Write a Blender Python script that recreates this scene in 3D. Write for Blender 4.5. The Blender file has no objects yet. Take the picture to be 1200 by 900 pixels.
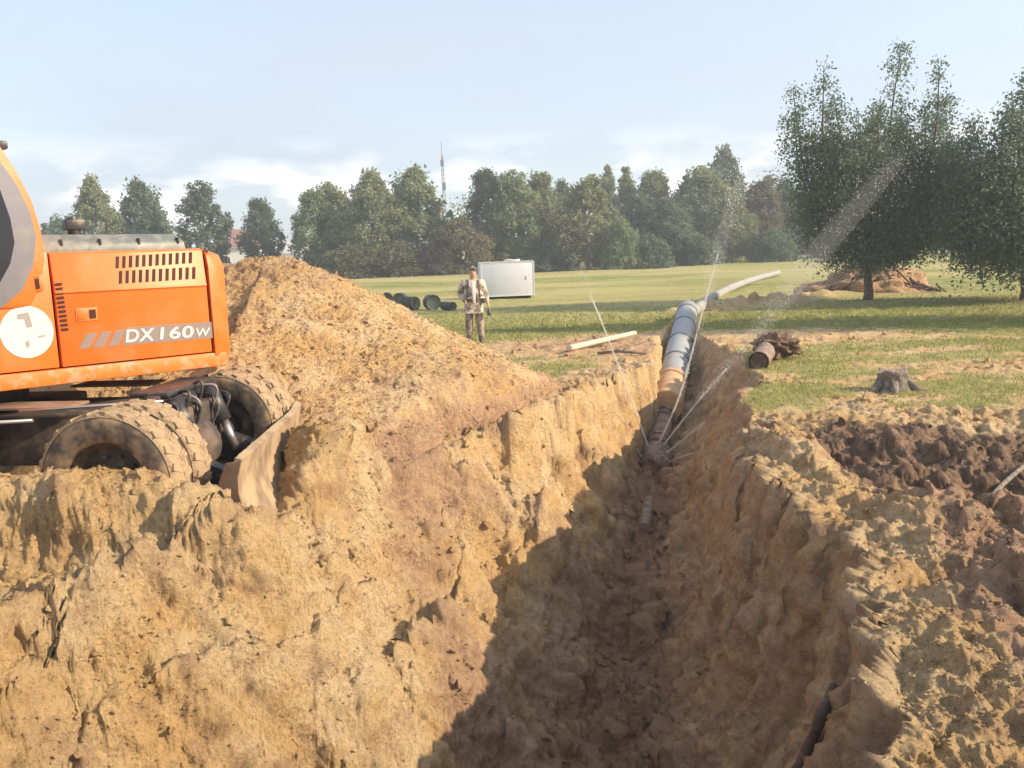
import bpy, bmesh, math, random
import numpy as np
from mathutils import Vector, Matrix
rng = np.random.default_rng(7); random.seed(7)
S = bpy.context.scene
COL = S.collection
R = math.radians
# ------------------------------------------------------------------ camera
H = 2.1; F = 1039.0; PITCH = R(8.6); ROLL = R(2.0)
def basis():
    r = np.array([1, 0, 0.]); f = np.array([0, math.cos(PITCH), -math.sin(PITCH)]); u = np.cross(r, f)
    return math.cos(ROLL)*r-math.sin(ROLL)*u, math.sin(ROLL)*r+math.cos(ROLL)*u, f
CR, CU, CF = basis()
cd = bpy.data.cameras.new('camera'); cam = bpy.data.objects.new('camera', cd); COL.objects.link(cam)
cam.matrix_world = Matrix(((CR[0], CU[0], -CF[0], 0), (CR[1], CU[1], -CF[1], 0), (CR[2], CU[2], -CF[2], H), (0, 0, 0, 1)))
cd.sensor_width = 36; cd.lens = 36*F/1200; cd.clip_end = 6000; cd.clip_start = 0.05
S.camera = cam
def ray(px, py): return CF+CR*(px-600)/F-CU*(py-450)/F
def atY(px, py, Y): d = ray(px, py); return d*(Y/d[1])+np.array([0, 0, H])
def atZ(px, py, Z): d = ray(px, py); return d*((Z-H)/d[2])+np.array([0, 0, H])
# ------------------------------------------------------------------ light
SUN_EL = R(27); sdir = np.array([0.985, -0.17])  # horizontal direction towards the sun
sdir /= np.linalg.norm(sdir)
sv = Vector((sdir[0]*math.cos(SUN_EL), sdir[1]*math.cos(SUN_EL), math.sin(SUN_EL)))
ld = bpy.data.lights.new('sun', 'SUN'); ld.energy = 3.8; ld.angle = R(0.6); ld.color = (1.0, 0.82, 0.59)
sun = bpy.data.objects.new('sun', ld); COL.objects.link(sun)
sun.rotation_euler = sv.to_track_quat('Z', 'Y').to_euler()
W = bpy.data.worlds.new('World'); S.world = W; W.use_nodes = True
nt = W.node_tree; nt.nodes.clear()
def N(nt, typ, **k):
    n = nt.nodes.new(typ)
    for a, b in k.items():
        if a.startswith('i_'):
            key = a[2:]; key = int(key) if key.isdigit() else key.replace('_', ' ')
            n.inputs[key].default_value = b
        else: setattr(n, a, b)
    return n
sky = N(nt, 'ShaderNodeTexSky', sky_type='NISHITA', sun_disc=False, sun_elevation=SUN_EL,
        sun_rotation=math.atan2(sdir[0], sdir[1]), air_density=1.0, dust_density=1.5, ozone_density=1.5)
bg = N(nt, 'ShaderNodeBackground', i_Strength=0.15)
outw = N(nt, 'ShaderNodeOutputWorld')
tc = N(nt, 'ShaderNodeTexCoord')
sep = N(nt, 'ShaderNodeSeparateXYZ'); nt.links.new(tc.outputs['Generated'], sep.inputs[0])
# high thin veil
mp = N(nt, 'ShaderNodeMapping'); mp.inputs['Scale'].default_value = (1.0, 1.0, 3.2); nt.links.new(tc.outputs['Generated'], mp.inputs[0])
n1 = N(nt, 'ShaderNodeTexNoise', i_Scale=2.1, i_Detail=5.0, i_Roughness=0.5); nt.links.new(mp.outputs[0], n1.inputs[0])
r1 = N(nt, 'ShaderNodeMapRange', i_1=0.36, i_2=0.70, i_3=0.55, i_4=0.95); nt.links.new(n1.outputs[0], r1.inputs[0])
# low cumulus near the horizon
mp2 = N(nt, 'ShaderNodeMapping'); mp2.inputs['Scale'].default_value = (1.0, 1.0, 2.6); nt.links.new(tc.outputs['Generated'], mp2.inputs[0])
n2 = N(nt, 'ShaderNodeTexNoise', i_Scale=8.0, i_Detail=6.0, i_Roughness=0.52); nt.links.new(mp2.outputs[0], n2.inputs[0])
r2 = N(nt, 'ShaderNodeMapRange', i_1=0.48, i_2=0.57, i_3=0.0, i_4=1.0); nt.links.new(n2.outputs[0], r2.inputs[0])
bz = N(nt, 'ShaderNodeMapRange', i_1=0.07, i_2=0.13, i_3=1.0, i_4=0.0); nt.links.new(sep.outputs['Z'], bz.inputs[0])
m2 = N(nt, 'ShaderNodeMath', operation='MULTIPLY'); nt.links.new(r2.outputs[0], m2.inputs[0]); nt.links.new(bz.outputs[0], m2.inputs[1])
mx1 = N(nt, 'ShaderNodeMix', data_type='RGBA'); nt.links.new(r1.outputs[0], mx1.inputs['Factor'])
nt.links.new(sky.outputs[0], mx1.inputs['A']); mx1.inputs['B'].default_value = (2.3, 2.62, 3.05, 1)
mx2 = N(nt, 'ShaderNodeMix', data_type='RGBA'); nt.links.new(m2.outputs[0], mx2.inputs['Factor'])
nt.links.new(mx1.outputs['Result'], mx2.inputs['A']); mx2.inputs['B'].default_value = (4.4, 4.35, 4.4, 1)
nt.links.new(mx2.outputs['Result'], bg.inputs[0]); nt.links.new(bg.outputs[0], outw.inputs[0])
S.view_settings.view_transform = 'Standard'; S.view_settings.look = 'None'
S.view_settings.exposure = 1.05; S.view_settings.gamma = 1.0
S.cycles.max_bounces = 6; S.cycles.transparent_max_bounces = 16

# ------------------------------------------------------------------ helpers
_p = np.random.default_rng(3).permutation(256); PERM = np.concatenate([_p, _p, _p, _p])
_g = np.random.default_rng(4).normal(size=(256, 3)); _g /= np.linalg.norm(_g, axis=1)[:, None]
def noise3(x, y, z):
    xi = np.floor(x).astype(np.int64); yi = np.floor(y).astype(np.int64); zi = np.floor(z).astype(np.int64)
    xf = x-xi; yf = y-yi; zf = z-zi
    u = xf*xf*(3-2*xf); v = yf*yf*(3-2*yf); w = zf*zf*(3-2*zf)
    xi &= 255; yi &= 255; zi &= 255
    def g(dx, dy, dz):
        h = PERM[PERM[PERM[xi+dx]+yi+dy]+zi+dz]
        return _g[h, 0]*(xf-dx)+_g[h, 1]*(yf-dy)+_g[h, 2]*(zf-dz)
    def L(a, b, t): return a+(b-a)*t
    return L(L(L(g(0,0,0), g(1,0,0), u), L(g(0,1,0), g(1,1,0), u), v),
             L(L(g(0,0,1), g(1,0,1), u), L(g(0,1,1), g(1,1,1), u), v), w)*1.6
def fbm(x, y, z, oct=4, lac=2.1, gain=0.5):
    s = 0; a = 1.0; f = 1.0
    for k in range(oct):
        s = s+a*noise3(x*f+17.3*k, y*f+5.1*k, z*f+9.7*k); a *= gain; f *= lac
    return s
def ridged(x, y, z, oct=3):
    s = 0; a = 1.0; f = 1.0
    for k in range(oct):
        s = s+a*(1-2*np.abs(noise3(x*f+7.3*k, y*f+3.1*k, z*f+1.7*k))); a *= .5; f *= 2.1
    return s
def ss(a, b, x): t = np.clip((x-a)/(b-a), 0, 1); return t*t*(3-2*t)

def np_mesh(name, V, Fc, smooth=True, attrs=None):
    """V (n,3); Fc (m,k) uniform k"""
    me = bpy.data.meshes.new(name); V = np.asarray(V, dtype=np.float32); Fc = np.asarray(Fc, dtype=np.int32)
    me.vertices.add(len(V)); me.vertices.foreach_set('co', V.ravel())
    k = Fc.shape[1]; me.loops.add(Fc.size); me.loops.foreach_set('vertex_index', Fc.ravel())
    me.polygons.add(len(Fc)); me.polygons.foreach_set('loop_start', np.arange(0, Fc.size, k, dtype=np.int32))
    me.polygons.foreach_set('loop_total', np.full(len(Fc), k, dtype=np.int32))
    me.update(calc_edges=True)
    me.polygons.foreach_set('use_smooth', np.full(len(Fc), smooth))
    for an, (dom, arr) in (attrs or {}).items():
        a = me.attributes.new(an, 'FLOAT', dom); a.data.foreach_set('value', np.asarray(arr, dtype=np.float32).ravel())
    return me
def link(name, me, mat=None, parent=None, **props):
    o = bpy.data.objects.new(name, me); COL.objects.link(o)
    if mat is not None and me is not None:
        if isinstance(mat, (list, tuple)):
            for m in mat: me.materials.append(m)
        else: me.materials.append(mat)
    if parent is not None: o.parent = parent
    for k, v in props.items(): o[k] = v
    return o
def thing(name, label, cat, loc=(0, 0, 0), rz=0, group=None):
    o = bpy.data.objects.new(name, None); COL.objects.link(o); o.location = loc; o.rotation_euler = (0, 0, rz)
    o.empty_display_size = .1
    o['label'] = label; o['category'] = cat
    if group: o['group'] = group
    return o
def tag(o, label, cat, group=None):
    o['label'] = label; o['category'] = cat
    if group: o['group'] = group
    return o

class MB:
    """collects shapes with python lists, then builds one mesh"""
    def __init__(s): s.v = []; s.f = []; s.sm = []
    def add(s, V, Fs, smooth=False):
        b = len(s.v); s.v += [tuple(map(float, p)) for p in V]
        for f in Fs: s.f.append(tuple(i+b for i in f)); s.sm.append(smooth)
        return s
    def box(s, c, d, rot=None, bev=0.0):
        cx, cy, cz = c; x, y, z = d[0]/2, d[1]/2, d[2]/2
        V = [(i*x, j*y, k*z) for i in (-1, 1) for j in (-1, 1) for k in (-1, 1)]
        Fs = [(0,1,3,2), (4,6,7,5), (0,4,5,1), (2,3,7,6), (0,2,6,4), (1,5,7,3)]
        if rot is not None: V = [tuple(rot @ Vector(p)) for p in V]
        return s.add([(p[0]+cx, p[1]+cy, p[2]+cz) for p in V], Fs)
    def tube(s, pts, r, n=8, caps=True, smooth=True, ell=1.0):
        pts = [Vector(p) for p in pts]; m = len(pts)
        rs = r if isinstance(r, (list, tuple, np.ndarray)) else [r]*m
        V = []; prev = None
        for i, p in enumerate(pts):
            t = (pts[min(i+1, m-1)]-pts[max(i-1, 0)]).normalized()
            if prev is None:
                a = Vector((0, 0, 1)) if abs(t.z) < .9 else Vector((1, 0, 0)); x = t.cross(a).normalized()
            else: x = (prev-t*prev.dot(t)).normalized()
            prev = x; y = t.cross(x)
            for k in range(n):
                a = 2*math.pi*k/n; V.append(p+(x*math.cos(a)+y*math.sin(a)*ell)*rs[i])
        Fs = [(i*n+k, i*n+(k+1) % n, (i+1)*n+(k+1) % n, (i+1)*n+k) for i in range(m-1) for k in range(n)]
        s.add(V, Fs, smooth)
        if caps:
            b = len(s.v)-len(V)
            s.f.append(tuple(b+k for k in range(n))[::-1]); s.sm.append(False)
            s.f.append(tuple(b+(m-1)*n+k for k in range(n))); s.sm.append(False)
        return s
    def lathe(s, prof, axis='y', n=32, c=(0, 0, 0), smooth=True):
        """prof: list of (radius, along)"""
        V = []
        for r, h in prof:
            for k in range(n):
                a = 2*math.pi*k/n; q = (r*math.cos(a), h, r*math.sin(a)) if axis == 'y' else (r*math.cos(a), r*math.sin(a), h) if axis == 'z' else (h, r*math.cos(a), r*math.sin(a))
                V.append((q[0]+c[0], q[1]+c[1], q[2]+c[2]))
        Fs = [(i*n+k, i*n+(k+1) % n, (i+1)*n+(k+1) % n, (i+1)*n+k) for i in range(len(prof)-1) for k in range(n)]
        return s.add(V, Fs, smooth)
    def prism(s, poly, y0, y1, plane='xz'):
        """extrude polygon (a,z) along y"""
        n = len(poly)
        V = [(a, y0, z) for a, z in poly]+[(a, y1, z) for a, z in poly]
        Fs = [tuple(range(n)), tuple(range(2*n-1, n-1, -1))]+[(i, i+n, (i+1) % n+n, (i+1) % n) for i in range(n)]
        return s.add(V, Fs)
    def build(s, name, mat, parent=None, bevel=0, fixn=True, seg=2, autosm=None, **props):
        me = bpy.data.meshes.new(name); me.from_pydata(s.v, [], s.f); me.update()
        me.polygons.foreach_set('use_smooth', s.sm)
        if fixn or bevel:
            bm = bmesh.new(); bm.from_mesh(me)
            bmesh.ops.recalc_face_normals(bm, faces=bm.faces)
            if bevel:
                ed = [e for e in bm.edges if len(e.link_faces) == 2 and e.calc_face_angle(0) > .5]
                bmesh.ops.bevel(bm, geom=ed, offset=bevel, segments=seg, profile=.5, affect='EDGES')
                for f in bm.faces: f.smooth = True
                bm.normal_update(); 
            bm.to_mesh(me); bm.free()
            if bevel:
                try: me.set_sharp_from_angle(angle=R(28))
                except Exception: pass
        return link(name, me, mat, parent, **props)

# ------------------------------------------------------------------ materials
def mat(name, col=(.5, .5, .5), rough=.8, metal=0.0, nscale=None, ncol=None, nlo=.4, nhi=.6, bump=None, bscale=60, bdist=.01, spec=.5, detail=5):
    m = bpy.data.materials.new(name); m.use_nodes = True; t = m.node_tree; b = t.nodes['Principled BSDF']
    b.inputs['Base Color'].default_value = (*col, 1); b.inputs['Roughness'].default_value = rough; b.inputs['Metallic'].default_value = metal
    b.inputs['Specular IOR Level'].default_value = spec
    co = N(t, 'ShaderNodeTexCoord')
    if ncol is not None:
        n = N(t, 'ShaderNodeTexNoise', i_Scale=nscale, i_Detail=float(detail), i_Roughness=.6); t.links.new(co.outputs['Object'], n.inputs[0])
        r = N(t, 'ShaderNodeMapRange', i_1=nlo, i_2=nhi); t.links.new(n.outputs[0], r.inputs[0])
        mx = N(t, 'ShaderNodeMix', data_type='RGBA'); mx.inputs['A'].default_value = (*col, 1); mx.inputs['B'].default_value = (*ncol, 1)
        t.links.new(r.outputs[0], mx.inputs['Factor']); t.links.new(mx.outputs['Result'], b.inputs['Base Color'])
    if bump:
        n = N(t, 'ShaderNodeTexNoise', i_Scale=bscale, i_Detail=6.0, i_Roughness=.65); t.links.new(co.outputs['Object'], n.inputs[0])
        bp = N(t, 'ShaderNodeBump', i_Strength=bump, i_Distance=bdist); t.links.new(n.outputs[0], bp.inputs['Height']); t.links.new(bp.outputs[0], b.inputs['Normal'])
    return m

SANDS = dict(yellow=(.68, .445, .20), pale=(.76, .57, .335), brown=(.48, .30, .18), dark=(.085, .052, .034), wet=(.20, .13, .085))
def soil_material(name, grass=False):
    m = bpy.data.materials.new(name); m.use_nodes = True; t = m.node_tree; b = t.nodes['Principled BSDF']
    b.inputs['Roughness'].default_value = .95; b.inputs['Specular IOR Level'].default_value = .15
    L = t.links.new
    co = N(t, 'ShaderNodeTexCoord'); P = co.outputs['Object']
    def noise(sc, det=6.0, ro=.6, sq=None):
        n = N(t, 'ShaderNodeTexNoise', i_Scale=sc, i_Detail=det, i_Roughness=ro)
        if sq:
            mm = N(t, 'ShaderNodeMapping'); mm.inputs['Scale'].default_value = sq; L(P, mm.inputs[0]); L(mm.outputs[0], n.inputs[0])
        else: L(P, n.inputs[0])
        return n.outputs[0]
    def rng_(s, a, b_, c=0.0, d=1.0):
        r = N(t, 'ShaderNodeMapRange', i_1=a, i_2=b_, i_3=c, i_4=d); L(s, r.inputs[0]); return r.outputs[0]
    def mix(f, A, B):
        x = N(t, 'ShaderNodeMix', data_type='RGBA')
        L(f, x.inputs['Factor'])
        for k, v in (('A', A), ('B', B)):
            if isinstance(v, tuple): x.inputs[k].default_value = (*v, 1)
            else: L(v, x.inputs[k])
        return x.outputs['Result']
    def math_(op, a, b_):
        x = N(t, 'ShaderNodeMath', operation=op)
        for i, v in enumerate((a, b_)):
            if isinstance(v, (int, float)): x.inputs[i].default_value = v
            else: L(v, x.inputs[i])
        return x.outputs[0]
    def at(n): 
        a = N(t, 'ShaderNodeAttribute', attribute_name=n); return a.outputs['Fac']
    c = mix(rng_(noise(1.3), .40, .62), SANDS['yellow'], SANDS['pale'])
    c = mix(rng_(noise(3.1, 7.0), .52, .66, 0, .75), c, SANDS['brown'])
    c = mix(rng_(noise(22, 5.0, .75), .50, .66, 0, .55), c, (.30, .175, .09))
    c = mix(rng_(noise(70, 4.0, .8), .54, .66, 0, .65), c, (.20, .115, .06))
    c = mix(rng_(noise(46, 4.0, .8), .58, .70, 0, .6), c, (.74, .56, .33))
    # brown topsoil / talus mix
    nb = noise(5.0, 6.0)
    c = mix(rng_(math_('ADD', at('brown'), math_('MULTIPLY', math_('SUBTRACT', nb, .5), 1.2)), .3, .7), c, mix(rng_(noise(14, 6.0, .7), .35, .65), (.60, .395, .25), (.38, .235, .145)))
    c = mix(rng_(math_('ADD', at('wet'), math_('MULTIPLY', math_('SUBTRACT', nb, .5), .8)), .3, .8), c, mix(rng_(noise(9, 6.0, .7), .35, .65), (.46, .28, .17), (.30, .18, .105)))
    c = mix(rng_(math_('ADD', at('dark'), math_('MULTIPLY', math_('SUBTRACT', nb, .5), 1.0)), .35, .65), c, mix(rng_(noise(11, 6.0, .7), .35, .65), (.16, .105, .072), (.38, .25, .165)))
    if grass:
        g1 = mix(rng_(noise(.22, 5.0, .55, (1, 2.2, 1)), .38, .62), (.23, .27, .07), (.44, .40, .15))
        g1 = mix(rng_(noise(1.4, 6.0, .6, (1, 2.0, 1)), .45, .62), g1, (.19, .21, .05))
        g1 = mix(rng_(noise(9.0, 6.0, .75), .5, .72, 0, .7), g1, (.34, .28, .13))
        far = mix(rng_(noise(.035, 4.0, .55, (1, 2.6, 1)), .42, .56), g1, (.46, .40, .17))
        gm = rng_(math_('ADD', at('grass'), math_('MULTIPLY', math_('SUBTRACT', noise(2.4, 7.0, .7), .5), 1.6)), .40, .62)
        c = mix(gm, c, far)
    L(c, b.inputs['Base Color'])
    h = math_('ADD', math_('MULTIPLY', noise(32, 7.0, .75), .6), math_('MULTIPLY', noise(120, 4.0, .8), .4))
    wn = N(t, 'ShaderNodeTexNoise', i_Scale=9.0, i_Detail=3.0); L(P, wn.inputs[0])
    wa = N(t, 'ShaderNodeVectorMath', operation='MULTIPLY_ADD'); L(wn.outputs[1], wa.inputs[0]); wa.inputs[1].default_value = (.12, .12, .12); L(P, wa.inputs[2])
    vor = N(t, 'ShaderNodeTexVoronoi', i_Scale=23.0); L(wa.outputs[0], vor.inputs['Vector'])
    h = math_('ADD', h, math_('MULTIPLY', math_('MULTIPLY', vor.outputs['Distance'], rng_(noise(2.2, 4.0), .45, .6)), .55))
    bp = N(t, 'ShaderNodeBump', i_Strength=1.0, i_Distance=.06); L(h, bp.inputs['Height']); L(bp.outputs[0], b.inputs['Normal'])
    return m
M = {}
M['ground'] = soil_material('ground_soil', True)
M['heap'] = soil_material('heap_sand')
M['orange'] = mat('orange_paint', (.74, .155, .018), .45, nscale=3.2, ncol=(.60, .23, .085), nlo=.46, nhi=.82, detail=8, bump=.05, bscale=8)
M['orange_dirty'] = mat('dirty_orange_paint', (.78, .165, .018), .55, nscale=9, ncol=(.45, .25, .12), nlo=.5, nhi=.6)
M['grey_cab'] = mat('grey_cab_trim', (.17, .165, .19), .6, nscale=6, ncol=(.22, .20, .20), nlo=.5, nhi=.7)
M['glass_dark'] = mat('dark_cab_glass', (.02, .022, .03), .08)
M['hood_dark'] = mat('dusty_black_hood', (.13, .145, .135), .5, nscale=10, ncol=(.30, .28, .25), nlo=.42, nhi=.75)
M['slot'] = mat('dark_slot', (.05, .012, .006), .8)
M['seam'] = mat('panel_gap', (.10, .018, .006), .8)
M['white'] = mat('sticker_white', (.60, .60, .58), .5, nscale=14, ncol=(.50, .48, .45), nlo=.50, nhi=.8)
M['print_grey'] = mat('sticker_grey', (.30, .28, .25), .6)
M['stripe'] = mat('grey_stripe', (.25, .19, .165), .5)
M['black_metal'] = mat('black_greased_metal', (.035, .033, .036), .45, nscale=14, ncol=(.16, .12, .09), nlo=.55, nhi=.7)
M['chassis'] = mat('dusty_chassis', (.055, .042, .036), .8, nscale=6, ncol=(.16, .11, .08), nlo=.45, nhi=.65)
M['steel'] = mat('steel_rod', (.55, .52, .50), .3, metal=.8)
M['tyre'] = mat('muddy_tyre', (.085, .066, .052), .9, nscale=7, ncol=(.30, .205, .12), nlo=.42, nhi=.60, bump=.6, bscale=30)
M['tread'] = mat('sandy_tread', (.40, .285, .17), .95, nscale=9, ncol=(.24, .16, .095), nlo=.5, nhi=.68, bump=1.0, bscale=22, bdist=.03)
M['rim'] = mat('muddy_rim', (.09, .062, .045), .85, nscale=9, ncol=(.22, .15, .09), nlo=.5, nhi=.65)
M['blade'] = mat('sandy_blade', (.38, .275, .165), .75, nscale=3.5, ncol=(.21, .145, .09), nlo=.42, nhi=.60, bump=.3, bscale=20)
M['blade_dark'] = mat('shaded_blade_back', (.20, .12, .075), .8, nscale=5, ncol=(.30, .2, .12), nlo=.4, nhi=.7)  # shade on the blade's back and ends is put into this darker tone
M['pipe'] = mat('blue_grey_pipe', (.29, .31, .33), .6, nscale=6, ncol=(.38, .33, .28), nlo=.46, nhi=.68)
M['pipe_pale'] = mat('dusty_far_pipe', (.28, .30, .30), .7, nscale=2, ncol=(.34, .31, .27), nlo=.45, nhi=.65)
M['pipe_band'] = mat('dark_pipe_band', (.17, .18, .20), .6)
M['pipe_rust'] = mat('sandy_rust_pipe', (.50, .33, .18), .85, nscale=6, ncol=(.40, .24, .14), nlo=.45, nhi=.65, bump=.4, bscale=30)
M['pipe_old'] = mat('old_muddy_pipe', (.26, .19, .145), .85, nscale=9, ncol=(.14, .095, .07), nlo=.45, nhi=.62, bump=.6, bscale=35)
M['wood_pale'] = mat('pale_peeled_pole', (.60, .51, .38), .8, nscale=12, ncol=(.46, .38, .28), nlo=.5, nhi=.7)
M['root'] = mat('dark_root', (.075, .045, .032), .85, nscale=16, ncol=(.16, .10, .07), nlo=.5, nhi=.65, bump=.5, bscale=50)
M['stump'] = mat('weathered_stump', (.16, .13, .10), .9, nscale=14, ncol=(.33, .28, .22), nlo=.45, nhi=.65, bump=1.0, bscale=26, bdist=.03)
M['stump_cut'] = mat('stump_cut', (.30, .23, .17), .9, nscale=20, ncol=(.2, .15, .11), nlo=.4, nhi=.7)
M['container'] = mat('pale_container_paint', (.66, .68, .72), .55, nscale=2, ncol=(.60, .60, .62), nlo=.5, nhi=.8)
M['container_edge'] = mat('container_edge', (.68, .69, .71), .5)
M['black_plastic'] = mat('black_plastic', (.03, .032, .03), .6, nscale=6, ncol=(.09, .09, .075), nlo=.5, nhi=.7)
M['inside_pale'] = mat('pipe_inner', (.30, .33, .28), .7)
M['skin'] = mat('skin', (.52, .31, .22), .6)
M['hair'] = mat('grey_hair', (.30, .27, .24), .8)
M['jacket'] = mat('light_camouflage', (.56, .48, .39), .9, nscale=9, ncol=(.20, .16, .12), nlo=.50, nhi=.56, bump=.3, bscale=30)
M['shirt'] = mat('white_cloth', (.78, .74, .68), .9)
M['trousers'] = mat('khaki_trousers', (.34, .275, .22), .95, nscale=8, ncol=(.17, .13, .10), nlo=.5, nhi=.6, bump=.3, bscale=25)
M['boot'] = mat('dusty_boot', (.13, .10, .08), .8)
M['vest'] = mat('dark_strap', (.10, .085, .08), .9)
M['bark'] = mat('bark', (.115, .085, .062), .95, nscale=8, ncol=(.2, .16, .12), nlo=.5, nhi=.65, bump=.8, bscale=25)
M['birch'] = mat('birch_bark', (.45, .43, .38), .8, nscale=5, ncol=(.12, .1, .08), nlo=.55, nhi=.6)
M['wall_white'] = mat('house_wall', (.72, .71, .69), .8)
M['roof_red'] = mat('roof_brown', (.30, .17, .14), .8)
M['roof_grey'] = mat('roof_grey', (.50, .50, .52), .7)
M['win'] = mat('window_glass', (.05, .06, .07), .2)
M['mast'] = mat('mast_metal', (.17, .18, .20), .6)
def leaf_mat(name, c1, c2, c3):
    m = bpy.data.materials.new(name); m.use_nodes = True; t = m.node_tree; t.nodes.remove(t.nodes['Principled BSDF']); L = t.links.new
    a = N(t, 'ShaderNodeAttribute', attribute_name='tone'); oi = N(t, 'ShaderNodeObjectInfo')
    x = N(t, 'ShaderNodeMix', data_type='RGBA'); x.inputs['A'].default_value = (*c1, 1); x.inputs['B'].default_value = (*c2, 1); L(a.outputs['Fac'], x.inputs['Factor'])
    y = N(t, 'ShaderNodeMix', data_type='RGBA'); L(x.outputs['Result'], y.inputs['A']); y.inputs['B'].default_value = (*c3, 1)
    r = N(t, 'ShaderNodeMapRange', i_1=0.0, i_2=1.0, i_3=0.0, i_4=.55); L(oi.outputs['Random'], r.inputs[0]); L(r.outputs[0], y.inputs['Factor'])
    d = N(t, 'ShaderNodeBsdfPrincipled', i_Roughness=.55); d.inputs['Specular IOR Level'].default_value = .35; L(y.outputs['Result'], d.inputs['Base Color'])
    tr = N(t, 'ShaderNodeBsdfTranslucent'); L(y.outputs['Result'], tr.inputs[0])
    ms = N(t, 'ShaderNodeMixShader', i_Fac=.42); L(d.outputs[0], ms.inputs[1]); L(tr.outputs[0], ms.inputs[2])
    L(ms.outputs[0], t.nodes['Material Output'].inputs[0]); return m
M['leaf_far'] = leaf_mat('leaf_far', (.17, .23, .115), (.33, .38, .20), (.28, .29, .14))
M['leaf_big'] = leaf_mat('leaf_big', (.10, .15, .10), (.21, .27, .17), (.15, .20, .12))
M['leaf_brown'] = leaf_mat('leaf_brown', (.16, .14, .085), (.25, .23, .13), (.17, .19, .10))
M['grass'] = leaf_mat('grass_blades', (.18, .235, .05), (.52, .44, .20), (.3, .3, .09))

# ------------------------------------------------------------------ ground
ST = np.array([  # Y, XL, ZL, XB, ZB, XR, ZR
 [1.5, -2.6, .20, -.2, -2.0, 1.0, .25],
 [3.0, -3.6, .15, 0.0, -2.6, 1.35, .12],
 [4.5, -3.2, .15, 0.3, -2.45, 1.9, .08],
 [6.0, -1.95, .10, .6, -2.35, 2.45, .02],
 [7.7, -1.55, .05, .88, -2.25, 2.40, .02],
 [9.1, -.95, .02, 1.2, -2.15, 2.40, .02],
 [10.4, -.10, .02, 1.48, -2.03, 2.80, .02],
 [11.7, .35, .02, 1.76, -1.93, 3.20, .0],
 [13.1, 1.05, .0, 2.05, -1.82, 3.65, .0],
 [14.3, 1.50, .0, 2.3, -1.70, 3.90, .0],
 [15.0, 1.85, .0, 2.45, -1.60, 4.10, .0],
 [15.5, 2.45, .0, 2.75, -1.35, 4.20, .0],
 [16.4, 2.60, .0, 2.95, -1.2, 4.30, .0],
 [18.5, 3.05, .0, 3.4, -1.0, 4.35, .0],
 [20.2, 3.25, .0, 3.8, -.75, 4.4, .0],
 [22.0, 3.75, .0, 4.22, -.5, 4.75, .0],
 [24.5, 4.5, .0, 4.82, -.05, 5.15, .0]])
def prof(Y):
    return [np.interp(Y, ST[:, 0], ST[:, k]) for k in range(1, 7)]
def blob(X, Y, x, y, sx, sy, a, ang=0, p=1.0):
    c, s = math.cos(ang), math.sin(ang); u = (X-x)*c+(Y-y)*s; v = -(X-x)*s+(Y-y)*c
    return a*np.exp(-(((u/sx)**2+(v/sy)**2)**p))
LEDGES = [([(-1.85, 6.1), (-2.0, 5.92), (-2.2, 5.66), (-2.42, 5.45), (-2.5, 5.17), (-2.6, 4.95)], .11, .5), ([(-1.30, 6.6), (-1.46, 5.85), (-1.72, 5.4), (-1.98, 5.14)], .07, .35),
          ([(-3.9, 5.65), (-3.3, 5.5), (-2.75, 4.95), (-2.52, 4.7), (-2.4, 4.2)], .045, .4), ([(-.75, 8.6), (-.55, 7.9), (-.65, 7.2), (-.9, 6.6)], .09, .35),
          ([(.1, 10.9), (.35, 10.2), (.2, 9.4), (-.1, 8.8)], .09, .3), ([(3.1, 7.0), (3.6, 6.3), (3.4, 5.7), (2.9, 5.2), (2.7, 4.4)], -.10, .4), ([(4.6, 6.6), (4.3, 5.9), (4.4, 5.2), (3.8, 4.6)], -.09, .4)]
def ledges(X, Y, w):
    z = 0*X
    for pl, A, wd in LEDGES:
        best = np.full(X.shape, 9.0); sg = np.zeros(X.shape)
        for (ax, ay), (bx, by) in zip(pl[:-1], pl[1:]):
            L2 = (bx-ax)**2+(by-ay)**2; t = np.clip(((X-ax)*(bx-ax)+(Y-ay)*(by-ay))/L2, 0, 1); dx = X-ax-t*(bx-ax); dy = Y-ay-t*(by-ay); d = np.hypot(dx, dy)
            s_ = np.sign((bx-ax)*dy-(by-ay)*dx); m = d < best; best = np.where(m, d, best); sg = np.where(m, s_, sg)
        d = best*sg+.07*w; z = z+np.where(d > 0, abs(A)*np.exp(-(d/wd)**2)*ss(0, .035, d), 0)*ss(1.4, .5, best)-.02*np.exp(-(d/.03)**2)*ss(.5, .1, best)
    return z
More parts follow.
